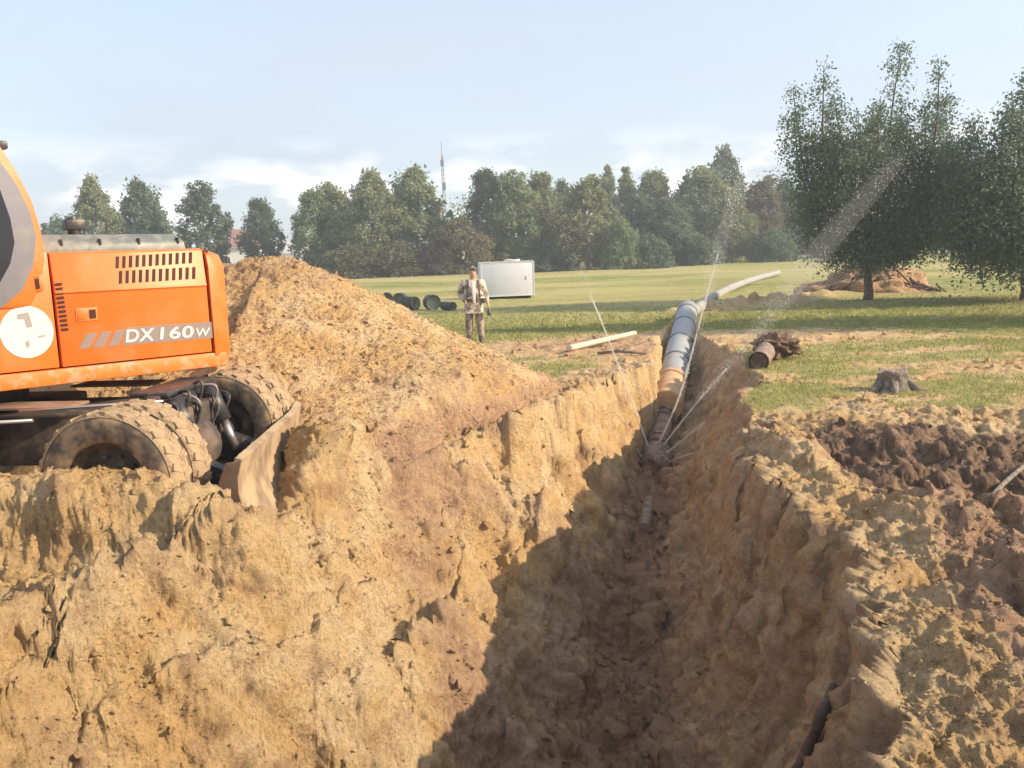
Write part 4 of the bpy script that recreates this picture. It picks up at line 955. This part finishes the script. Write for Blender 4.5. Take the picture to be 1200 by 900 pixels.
# ------------------------------------------------------------------ trees
def crown_mesh(name, w, h, seed, nclump, nleaf, leaf, shape='oval', droop=0.0, trunk_h=.12, limbs=None):
    """leaf clusters spread through an uneven crown volume; w,h metres; z from 0"""
    r = np.random.default_rng(seed); cs = []; 
    k = 0
    while len(cs) < nclump and k < nclump*60:
        k += 1; t = r.uniform(0, 1); a = r.uniform(0, 2*np.pi)
        if shape == 'oval': prof_ = (math.sin(math.pi*min(1, (t*.93+.07))**.8))**.7
        elif shape == 'spire': prof_ = (1-t)**.65*(.35+.65*min(1, t*6))
        elif shape == 'bush': prof_ = (1-t*t)**.5
        else: prof_ = (.75 if t < .3 else 1)*(1-max(0, t-.55)/.50)**.55
        ir = 1+.42*noise3(np.array([math.cos(a)*1.2+seed]), np.array([math.sin(a)*1.2]), np.array([t*3.2]))[0]
        rr = w/2*prof_*ir*(r.uniform(.15, 1)**.45)
        cs.append((rr*math.cos(a), rr*math.sin(a), trunk_h*h+(1-trunk_h)*h*t*(1+.05*r.normal())))
    cs = np.array(cs); s0 = w*.085
    n = len(cs)*nleaf; c = np.repeat(cs, nleaf, axis=0); csz = np.repeat(s0*r.uniform(.6, 1.5, len(cs)), nleaf)
    q = r.normal(size=(n, 3)); q /= np.linalg.norm(q, axis=1)[:, None]; q *= (r.uniform(size=n)**.42)[:, None]*csz[:, None]*np.array([1.15, 1.15, 1.1])
    if droop: q[:, 2] -= droop*np.abs(r.normal(size=n))*csz
    P = c+q; tone = np.clip(np.repeat(r.normal(.45, .25, len(cs)), nleaf)+.18*r.normal(size=n), 0, 1)
    return leaf_cards(name, P, leaf, r, tone)
def leaf_cards(name, P, leaf, r, tone):
    n = len(P); A = r.normal(size=(n, 3)); A /= np.linalg.norm(A, axis=1)[:, None]; B = np.cross(A, r.normal(size=(n, 3))); B /= np.linalg.norm(B, axis=1)[:, None]
    s = leaf*r.uniform(.55, 1.3, n)[:, None]; Cc = np.cross(A, B)*.25
    V = np.stack([P-A*s, P+B*s*.55+Cc*s, P+A*s, P-B*s*.55+Cc*s], 1).reshape(-1, 3)
    return np_mesh(name, V, np.arange(4*n).reshape(-1, 4), False, {'tone': ('FACE', tone)})
def trunk_mesh(w, h, seed, trunk_h, rad, nl=9, m='bark'):
    r = random.Random(seed); mb = MB(); top = h*.9
    pts = [(0, 0, -.2)]+[(w*.02*math.sin(k*1.7+seed), w*.02*math.cos(k*2.1+seed), top*k/7) for k in range(1, 8)]
    mb.tube(pts, [rad*1.25]+[rad*(1-.13*k) for k in range(1, 8)], 8)
    for k in range(nl):
        t = trunk_h+.04+(.80-trunk_h)*k/nl; a = k*2.4+seed; L_ = w*.42*(1-.5*t); z0 = t*h
        mb.tube([(0, 0, z0), (math.cos(a)*L_*.5, math.sin(a)*L_*.5, z0+L_*.35), (math.cos(a)*L_, math.sin(a)*L_, z0+L_*.9)], [rad*.4*(1-t*.6), rad*.25, rad*.08], 5)
    return mb
PROTO = {}
def proto(kind):
    if kind in PROTO: return PROTO[kind]
    spec = {'birch': (4.6, 10, 31, 280, 40, .17, 'tall', .9, .10), 'birch_b': (4.2, 10, 77, 260, 40, .17, 'tall', .7, .08), 'round': (6.4, 9, 51, 300, 42, .19, 'oval', .2, .10),
            'round_b': (6.0, 9, 63, 300, 42, .19, 'oval', .3, .08), 'spire': (4.6, 11, 91, 240, 40, .17, 'spire', .3, .05), 'bush': (6.0, 4.5, 17, 240, 40, .17, 'bush', .1, .0)}[kind]
    w, h, sd, nc_, nl, lf, shp, dr, th_ = spec
    cm = crown_mesh('crown', w, h, sd, nc_, nl, lf, shp, dr, th_)
    tb = trunk_mesh(w, h, sd, th_, .15, 7); me = bpy.data.meshes.new('trunk'); me.from_pydata(tb.v, [], tb.f); me.update()
    PROTO[kind] = (cm, me, w, h); return PROTO[kind]
MESHMAT = {}
def tree(name, px, ytop, ybase, wpx, kind, D, lab, leafm='leaf_far', barkm='bark', seed=0, group='trees of the far tree line'):
    cm, tm, w, h = proto(kind); g = np.array(atY(px, ybase, D)); top = np.array(atY(px, ytop, D))
    z0 = 0.0; hh = top[2]-z0; ww = abs(wpx)/F*D
    key = (kind, leafm)
    if key not in MESHMAT:
        c2 = cm.copy(); c2.materials.append(M[leafm]); MESHMAT[key] = c2
    k2 = (kind, barkm, 't')
    if k2 not in MESHMAT:
        t2 = tm.copy(); t2.materials.append(M[barkm]); MESHMAT[k2] = t2
    o = thing(name, lab, 'tree', (g[0], D, z0), seed*1.3, group); o.scale = (ww/w, ww/w, hh/h)
    link('crown', MESHMAT[key], None, o); link('trunk', MESHMAT[k2], None, o)
    return o
TL = [ # px, ytop, width, kind, D, label, leaf, bark, name
 (118, 219, 56, 'round', 92, 'yellowish tree just left of the hood of the excavator', 'leaf_far', 'bark'),
 (172, 219, 66, 'round_b', 95, 'dark round tree directly above the engine hood', 'leaf_big', 'bark'),
 (74, 262, 60, 'bush', 110, 'low dark tree beside the excavator cab', 'leaf_big', 'bark'),
 (243, 219, 50, 'birch_b', 90, 'dark pointed tree behind the end of the excavator hood', 'leaf_big', 'bark'),
 (309, 236, 42, 'birch', 92, 'small round-topped tree between the two white houses', 'leaf_big', 'bark'),
 (372, 226, 48, 'birch', 88, 'light tree right of the small white gable', 'leaf_far', 'bark'),
 (396, 219, 48, 'birch_b', 92, 'slim tree with a high top left of the broad grey-green trees', 'leaf_far', 'bark'),
 (440, 212, 76, 'round', 88, 'broad grey-green tree behind the row of pipe offcuts', 'leaf_far', 'bark'),
 (490, 204, 76, 'round_b', 90, 'tallest broad tree just left of the mast', 'leaf_far', 'bark'),
 (573, 203, 50, 'birch', 88, 'slim birch with a dark edge right of the gap in the tree line', 'leaf_big', 'birch'),
 (604, 205, 52, 'birch_b', 86, 'pale hanging birch above the white container', 'leaf_far', 'birch'),
 (636, 206, 48, 'birch', 90, 'brownish green tree behind the thin leftmost water jet', 'leaf_far', 'bark'),
 (660, 222, 50, 'round', 95, 'dark middle tree set back between two pale birches', 'leaf_big', 'bark'),
 (690, 212, 60, 'birch_b', 86, 'pale birch with a full rounded foot right of the thin jet', 'leaf_far', 'birch'),
 (714, 196, 36, 'spire', 105, 'tall thin tree top rising at the middle of the wood', 'leaf_far', 'bark'),
 (735, 198, 36, 'spire', 102, 'second thin tree top at the middle of the wood', 'leaf_far', 'bark'),
 (748, 235, 60, 'round_b', 92, 'dark tree in the shaded middle of the wood', 'leaf_big', 'bark'),
 (768, 204, 50, 'birch', 100, 'tree with a notched top behind the dark middle tree', 'leaf_far', 'bark'),
 (782, 240, 64, 'round', 90, 'bluish dark tree low in the wood left of the pipe', 'leaf_big', 'bark'),
 (805, 207, 44, 'spire', 105, 'pointed dark tree top left of the yellow-green tree', 'leaf_big', 'bark'),
 (826, 200, 56, 'birch_b', 98, 'yellow-green tree behind the wide upright water jet', 'leaf_far', 'birch'),
 (848, 186, 64, 'round', 112, 'highest dark tree of the wood, with a flat round top', 'leaf_big', 'bark'),
 (858, 232, 44, 'birch', 92, 'light small tree at the foot of the highest dark tree', 'leaf_far', 'birch'),
 (892, 212, 50, 'birch_b', 96, 'tree with reddish leaves at the right end of the wood', 'leaf_brown', 'bark'),
 (918, 222, 50, 'round', 98, 'last tree of the wood beside the big near tree', 'leaf_big', 'bark'),
 (960, 215, 80, 'round_b', 100, 'far tree showing through under the left side of the big near tree', 'leaf_big', 'bark'),
 (1045, 225, 90, 'round', 105, 'far tree behind the trunk of the big near tree', 'leaf_big', 'bark'),
 (1125, 205, 90, 'round_b', 100, 'far tree between the two big near trees', 'leaf_big', 'bark'),
 (1200, 200, 100, 'round', 100, 'far tree behind the tree at the right edge', 'leaf_big', 'bark'),
]
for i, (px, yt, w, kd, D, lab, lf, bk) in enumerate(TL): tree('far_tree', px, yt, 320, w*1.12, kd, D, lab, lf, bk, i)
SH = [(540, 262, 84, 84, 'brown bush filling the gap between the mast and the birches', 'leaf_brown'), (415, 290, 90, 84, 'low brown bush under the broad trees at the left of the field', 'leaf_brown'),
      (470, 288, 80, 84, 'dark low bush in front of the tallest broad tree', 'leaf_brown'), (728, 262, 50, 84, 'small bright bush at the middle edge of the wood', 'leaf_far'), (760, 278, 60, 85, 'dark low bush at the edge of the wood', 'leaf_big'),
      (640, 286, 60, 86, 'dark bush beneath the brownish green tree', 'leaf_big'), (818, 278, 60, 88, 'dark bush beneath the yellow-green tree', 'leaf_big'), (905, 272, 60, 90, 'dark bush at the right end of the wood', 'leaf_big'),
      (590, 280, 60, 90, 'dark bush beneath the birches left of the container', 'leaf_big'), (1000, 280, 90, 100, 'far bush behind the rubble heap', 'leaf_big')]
for i, (px, yt, w, D, lab, lf) in enumerate(SH):
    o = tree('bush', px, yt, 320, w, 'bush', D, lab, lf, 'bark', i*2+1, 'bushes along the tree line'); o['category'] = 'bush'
# far wood behind, reads as one mass
def far_wood():
    r = np.random.default_rng(40); Ps = []; tn = []
    for k in range(900):
        px = r.uniform(-500, 1700)
        if 505 < px < 545 and r.uniform() < .9: continue
        D = r.uniform(118, 150)
        if px < 560 and (px < 400 or r.uniform() < .55): continue
        hmax = {0: 5.5, 1: 9.0}[int(px > 545)]*(1+.25*math.sin(px*.05)+.15*math.sin(px*.021+1))
        c = np.array([(px-600)/F*D, D, r.uniform(.3, hmax)]); q = r.normal(size=(90, 3))*np.array([1.5, 1.5, 1.0])*.75; Ps.append(c+q); tn.append(np.full(90, np.clip(r.normal(.3, .25), 0, 1)))
    me = leaf_cards('far_wood', np.concatenate(Ps), .22, r, np.concatenate(tn)); o = link('far_wood', me, M['leaf_big'], kind='stuff'); tag(o, 'dark mass of the wood beyond the tree line', 'wood')
far_wood()
# big near trees
def big_tree(name, base, lab, hgt, branches, seed, nclump, nleaf, leaf, trunk_r, side_low=1.2, droop=.25):
    """branches: list of (dx, dz_top, spread) upright shoots in metres that shape the crown"""
    r = np.random.default_rng(seed); root = thing(name, lab, 'tree', base, 0, None)
    tb = MB(); tb.tube([(0, 0, -.2), (.03, 0, .3), (-.03, .02, .8), (.04, 0, 1.3), (0, 0, 1.9)], [trunk_r*1.5, trunk_r*1.05, trunk_r*.92, trunk_r*.9, trunk_r*.8], 12)
    tr_ = tb.build('trunk', M['bark'], root)
    P = []; tone = []; 
    for bi, (dx, dy, zt, z0, wd) in enumerate(branches):
        n = 12; pts = []
        for k in range(n):
            t = k/(n-1); pts.append(np.array([dx*(1-(1-t)**2.0)+.12*math.sin(t*7+bi), dy*(1-(1-t)**1.8), 1.2+(zt-1.2)*t**1.05]))
        mb = MB(); mb.tube([tuple(p) for p in pts], list(np.linspace(trunk_r*.55, .012, n)), 7); mb.build('limb', M['bark'], root)
        m_ = int(nclump*(zt-z0)*wd/6)
        for k in range(m_):
            t = r.uniform(max(0.05, (z0-1.2)/(zt-1.2)), 1.0); p = pts[min(int(t*(n-1)), n-2)]*(1-(t*(n-1) % 1))+pts[min(int(t*(n-1))+1, n-1)]*(t*(n-1) % 1)
            sp = wd*(1-t)**.65+.10; a = r.uniform(0, 2*np.pi); q = sp*r.uniform(.1, 1)**.6
            c = p+np.array([q*math.cos(a), q*math.sin(a), r.normal()*.12+.12*q])
            c[2] = max(c[2], side_low+.25*r.uniform())
            cl = (.14+.20*(1-t)); nl = int(nleaf*(.45+.8*(1-t)))
            L_ = c+r.normal(size=(nl, 3))*np.array([cl, cl, cl*.85]); L_[:, 2] -= droop*np.abs(r.normal(size=nl))*cl
            P.append(L_); tone.append(np.clip(r.normal(.42, .22)+.15*r.normal(size=nl), 0, 1))
            if k % 6 == 0:
                tw = MB()
    P = np.concatenate(P); tone = np.concatenate(tone)
    me = leaf_cards('crown', P, leaf, r, tone); link('crown', me, M['leaf_big'], root)
    print(name, len(P)); return root
b1 = atZ(1017, 352, 0); D1 = b1[1]
def bx_(px, D=D1, c=1017): return (px-c)/F*D
def bz_(py, px=1017, D=D1): return float(atY(px, py, D)[2])
brs = [(bx_(1048), .2, bz_(50), 2.2, 1.0), (bx_(953), -.3, bz_(80), 2.2, 1.1), (bx_(930), .5, bz_(100), 1.8, 1.0), (bx_(985), .8, bz_(105), 1.6, 1.5), (bx_(1085), -.6, bz_(85), 2.0, 1.0),
       (bx_(1105), .6, bz_(120), 1.6, 1.3), (bx_(1010), -1.0, bz_(130), 1.4, 1.6), (bx_(970), -1.2, bz_(170), 1.4, 1.5), (bx_(1060), 1.2, bz_(140), 1.4, 1.6), (bx_(935), 0, bz_(195), 1.4, 1.3), (bx_(1120), 0, bz_(190), 1.4, 1.3),
       (bx_(1030), -.8, bz_(220), 1.3, 1.9), (bx_(960), .4, bz_(250), 1.3, 1.2), (bx_(1090), -.6, bz_(245), 1.3, 1.5)]
rx = random.Random(2)
for k in range(20): x_ = 935+k*9.5+rx.uniform(-5, 5); brs.append((bx_(x_), rx.uniform(-1.6, 1.6), bz_(rx.uniform(112, 185)), 1.5, rx.uniform(.7, 1.5)))
big_tree('broad_tree', (b1[0], b1[1], 0), 'big dark bushy tree with upright shoots standing in front of the rubble heap', 8.5, brs, 5, 88, 46, .056, .14, 1.15)
b2 = atZ(1200, 352, 0); D2 = b2[1]
def bx2(px): return (px-1200)/F*D2
def bz2(py): return float(atY(1200, py, D2)[2])
brs = [(bx2(1192), .2, bz2(88), 2.2, 1.4), (bx2(1165), -.3, bz2(125), 1.8, 1.5), (bx2(1140), .3, bz2(150), 1.6, 1.5), (bx2(1235), .5, bz2(75), 1.8, 1.7), (bx2(1280), -.5, bz2(110), 1.8, 1.8), (bx2(1120), 0, bz2(195), 1.5, 1.3), (bx2(1175), -.9, bz2(190), 1.4, 1.8), (bx2(1230), .9, bz2(180), 1.4, 2.0), (bx2(1310), .2, bz2(190), 1.5, 1.6), (bx2(1150), .6, bz2(230), 1.3, 1.4), (bx2(1118), .3, bz2(165), 1.4, 1.7), (bx2(1135), -.6, bz2(185), 1.3, 1.8), (bx2(1105), -.2, bz2(235), 1.3, 1.3)]
big_tree('drooping_tree', (b2[0], b2[1], 0), 'tall drooping tree cut off by the right edge of the view', 8.0, brs, 9, 130, 46, .060, .12, 1.3, 1.2)
# a third tree of the same row beyond the right edge throws the long shade over the grass
brs = [(-.8, .3, 8.0, 2.0, 1.5), (.7, -.3, 8.6, 2.0, 1.5), (1.8, .4, 7.4, 1.6, 1.5), (-1.9, .2, 7.0, 1.6, 1.5), (0, 1.2, 6.5, 1.4, 1.8), (0, -1.2, 6.2, 1.4, 1.8)]
big_tree('shade_tree', (15.2, 20.6, 0), 'leafy tree just outside the right edge of the view', 8.6, brs, 12, 90, 36, .085, .13, 1.2, .4)
# debris heap behind the big tree
blobmesh('rubble_heap', (atZ(1022, 343, 0)[0], atZ(1022, 343, 0)[1]+.6, -.35), (2.5, 1.5, 1.35), 4.4, M['heap'], 'low heap of brown earth and brush behind the big dark tree', 'rubble heap', .28, 5, brown=.75, dark=.12)
rc = np.array([atZ(1022, 343, 0)[0], atZ(1022, 343, 0)[1]-.3, 0]); r3 = random.Random(9)
mb = MB()
for k in range(90):
    x = r3.uniform(-2.2, 2.4); h_ = max(.05, 1.0-abs(x)*.42)*r3.uniform(.3, 1); L_ = r3.uniform(.4, 1.2); a = r3.uniform(.3, 1.2)*(1 if x > 0 else -1)*-1
    p = rc+np.array([x, r3.uniform(-.5, .5), h_]); d = np.array([math.sin(-a), r3.uniform(-.3, .3), -abs(math.cos(a))*.6])*L_/2
    mb.tube([tuple(p-d), tuple(p+d)], r3.uniform(.015, .045), 5)
o = mb.build('brushwood', M['root'], kind='stuff'); tag(o, 'tangle of cut branches on the rubble heap', 'brushwood')
# ------------------------------------------------------------------ houses, mast
def house(px, D, wpx, ywall, yroof, roofm, lab, yb=318):
    g = atY(px, yb, D); w = wpx/F*D; zw = float(atY(px, ywall, D)[2]); zr2 = float(atY(px, yroof, D)[2])
    h_ = thing('house', lab, 'house', (g[0], D, 0), .1); MB().box((0, 2.5, zw/2), (w, 5, zw)).build('wall', M['wall_white'], h_)
    mb = MB(); mb.add([(-w/2-.3, -.3, zw-.1), (w/2+.3, -.3, zw-.1), (w/2+.3, 5.3, zw-.1), (-w/2-.3, 5.3, zw-.1), (-w/2-.3, 2.5, zr2), (w/2+.3, 2.5, zr2)], [(0, 1, 5, 4), (3, 4, 5, 2), (0, 4, 3), (1, 2, 5), (0, 3, 2, 1)]); mb.build('roof', roofm, h_)
    for sx in (-.25, .25): f = MB().box((sx*w, -.02, zw*.55), (.9, .06, 1.0)).build('window', M['wall_white'], h_); MB().box((sx*w, -.056, zw*.55), (.75, .02, .85)).build('pane', M['win'], f)
house(280, 125, 48, 290, 268, M['roof_red'], 'white house with a brown roof just right of the excavator hood')
house(338, 130, 40, 296, 282, M['roof_grey'], 'white house with a pale grey roof showing above the sand heap')
house(1095, 160, 60, 292, 284, M['roof_grey'], 'far white house seen low under the big near trees')
g = atY(523, 300, 150); mt = thing('lattice_mast', 'thin dark radio mast rising behind the tree line', 'mast', (g[0], 150, 0)); zt = float(atY(519, 182, 150)[2])
for a in range(3):
    c, s = math.cos(a*2.094), math.sin(a*2.094); mb = MB(); mb.tube([(c*.42, s*.42, 0), (c*.18, s*.18, zt)], .055, 5); mb.build('mast_leg', M['mast'], mt)
mb = MB(); 
for k in range(26):
    z = zt*k/26; w0 = .42-.24*k/26; 
    for a in range(3):
        p = (math.cos(a*2.094)*w0, math.sin(a*2.094)*w0, z); q = (math.cos((a+1)*2.094)*w0, math.sin((a+1)*2.094)*w0, z+zt/26); mb.tube([p, q], .035, 4)
mb.build('bracing', M['mast'], mt, kind='stuff')
MB().box((0, 0, zt-1.2), (.5, .5, 1.0)).build('antenna_panel', M['mast'], mt); MB().box((.2, 0, zt*.72), (.45, .3, 1.2)).build('antenna_panel', M['mast'], mt)
mb = MB(); mb.tube([(0, 0, zt), (0, 0, zt+2.2)], .05, 5); mb.build('antenna_rod', M['mast'], mt)
# ------------------------------------------------------------------ water jets
wmt = bpy.data.materials.new('water_spray'); wmt.use_nodes = True; t = wmt.node_tree; b = t.nodes['Principled BSDF']
b.inputs['Base Color'].default_value = (.86, .84, .80, 1); b.inputs['Roughness'].default_value = .25; b.inputs['Alpha'].default_value = .62
trn = N(t, 'ShaderNodeBsdfTranslucent'); trn.inputs[0].default_value = (.8, .78, .74, 1); trp = N(t, 'ShaderNodeBsdfTransparent'); ms = N(t, 'ShaderNodeMixShader', i_Fac=.4); ms2 = N(t, 'ShaderNodeMixShader', i_Fac=.35)
t.links.new(b.outputs[0], ms.inputs[1]); t.links.new(trn.outputs[0], ms.inputs[2]); t.links.new(ms.outputs[0], ms2.inputs[1]); t.links.new(trp.outputs[0], ms2.inputs[2]); t.links.new(ms2.outputs[0], t.nodes['Material Output'].inputs[0])
jets = [ # path pixels with distance, tube radius, end spread, droplets, label
 ([(762, 530, 14.5), (742, 475, 14.6), (706, 380, 14.8), (672, 300, 15.0), (648, 238, 15.2)], .0125, .10, 600, .62, 'thin water jet arching up to the left past the white container'),
 ([(756, 541, 14.4), (735, 510, 14.2), (700, 470, 13.8), (676, 452, 13.6)], .012, .16, 500, .35, 'short blurred water jet spraying low to the left'),
 ([(768, 528, 14.5), (797, 462, 14.6), (822, 370, 14.8), (846, 280, 15.0), (868, 205, 15.2)], .012, .17, 1500, .72, 'upright water jet spraying past the big pipe'),
 ([(772, 529, 14.5), (815, 474, 14.4), (880, 398, 14.2), (962, 292, 14.0), (1062, 178, 13.8)], .012, .26, 2400, .42, 'long water jet spraying far to the right in front of the big tree'),
 ([(774, 537, 14.4), (803, 513, 14.3), (832, 490, 14.2)], .010, .05, 60, .9, 'short water jet hitting the right trench wall'),
 ([(778, 543, 14.3), (805, 533, 14.2), (832, 525, 14.1)], .009, .04, 40, .9, 'lowest water jet running almost level to the right'),
 ([(752, 545, 14.3), (736, 528, 14.2), (722, 506, 14.1)], .008, .05, 80, .6, 'small water jet beside the blurred one on the left')]
mist_m = bpy.data.materials.new('spray_mist'); mist_m.use_nodes = True; t = mist_m.node_tree; t.nodes.clear(); o_ = N(t, 'ShaderNodeOutputMaterial')
v = N(t, 'ShaderNodeVolumePrincipled'); v.inputs['Color'].default_value = (.93, .92, .90, 1); v.inputs['Density'].default_value = .32; v.inputs['Anisotropy'].default_value = .1; t.links.new(v.outputs[0], o_.inputs['Volume'])
for pts, tr0, spread, nd, tfrac, lab in jets:
    cv = bez([atY(*p) for p in pts], 10); n = len(cv); r = np.random.default_rng(int(pts[0][0]+pts[0][1])); mb = MB()
    k1 = int(n*tfrac)
    root = thing('water_jet', lab, 'water jet', cv[0].tolist(), 0, 'water jets bursting from the old pipe')
    sm_ = MB(); mm = max(k1, 3); sm_.tube([tuple(p-cv[0]) for p in cv[:mm]], [1.7*tr0*(1-.6*k/mm)*(1+.3*r.normal()) for k in range(mm)], 6); sm_.build('stream', wmt, root)
    for k in range(nd):
        tt = r.uniform(.15, 1)**.8; f = tt*(n-1); i = min(int(f), n-2); p = cv[i]*(1-(f-i))+cv[i+1]*(f-i)
        p = p+r.normal(size=3)*spread*(tt**1.6)*np.array([1, 1, 1]); s = r.uniform(.35, 1)**2*.0085
        V = [p+np.array(v)*s for v in ((1, 0, -.6), (-.5, .87, -.6), (-.5, -.87, -.6), (0, 0, 1.4))]
        mb.add(V, [(0, 1, 2), (0, 1, 3), (1, 2, 3), (2, 0, 3)])
    if spread > .12:
        ks = list(range(int(n*.30), n)); ms_ = MB(); ms_.tube([tuple(cv[k]-cv[0]) for k in ks], [.02+spread*1.15*((k-ks[0])/(n-ks[0]))**.9*min(1, (n-1-k)/(n*.28))**.6 for k in ks], 18); ms_.build('mist', mist_m, root, kind='stuff')
    mb.v = [tuple(np.array(v)-cv[0]) for v in mb.v]; mb.build('droplets', wmt, root, fixn=False, kind='stuff')

# ------------------------------------------------------------------ haze
hm = bpy.data.materials.new('haze'); hm.use_nodes = True; t = hm.node_tree; t.nodes.clear(); o_ = N(t, 'ShaderNodeOutputMaterial')
v = N(t, 'ShaderNodeVolumePrincipled'); v.inputs['Color'].default_value = (.86, .90, .96, 1); v.inputs['Density'].default_value = .0019; v.inputs['Anisotropy'].default_value = .2
t.links.new(v.outputs[0], o_.inputs['Volume'])
hz_ = MB().box((0, 90, 11.5), (520, 300, 31)).build('haze', hm, kind='stuff'); tag(hz_, 'thin pale summer haze over the whole field', 'haze')
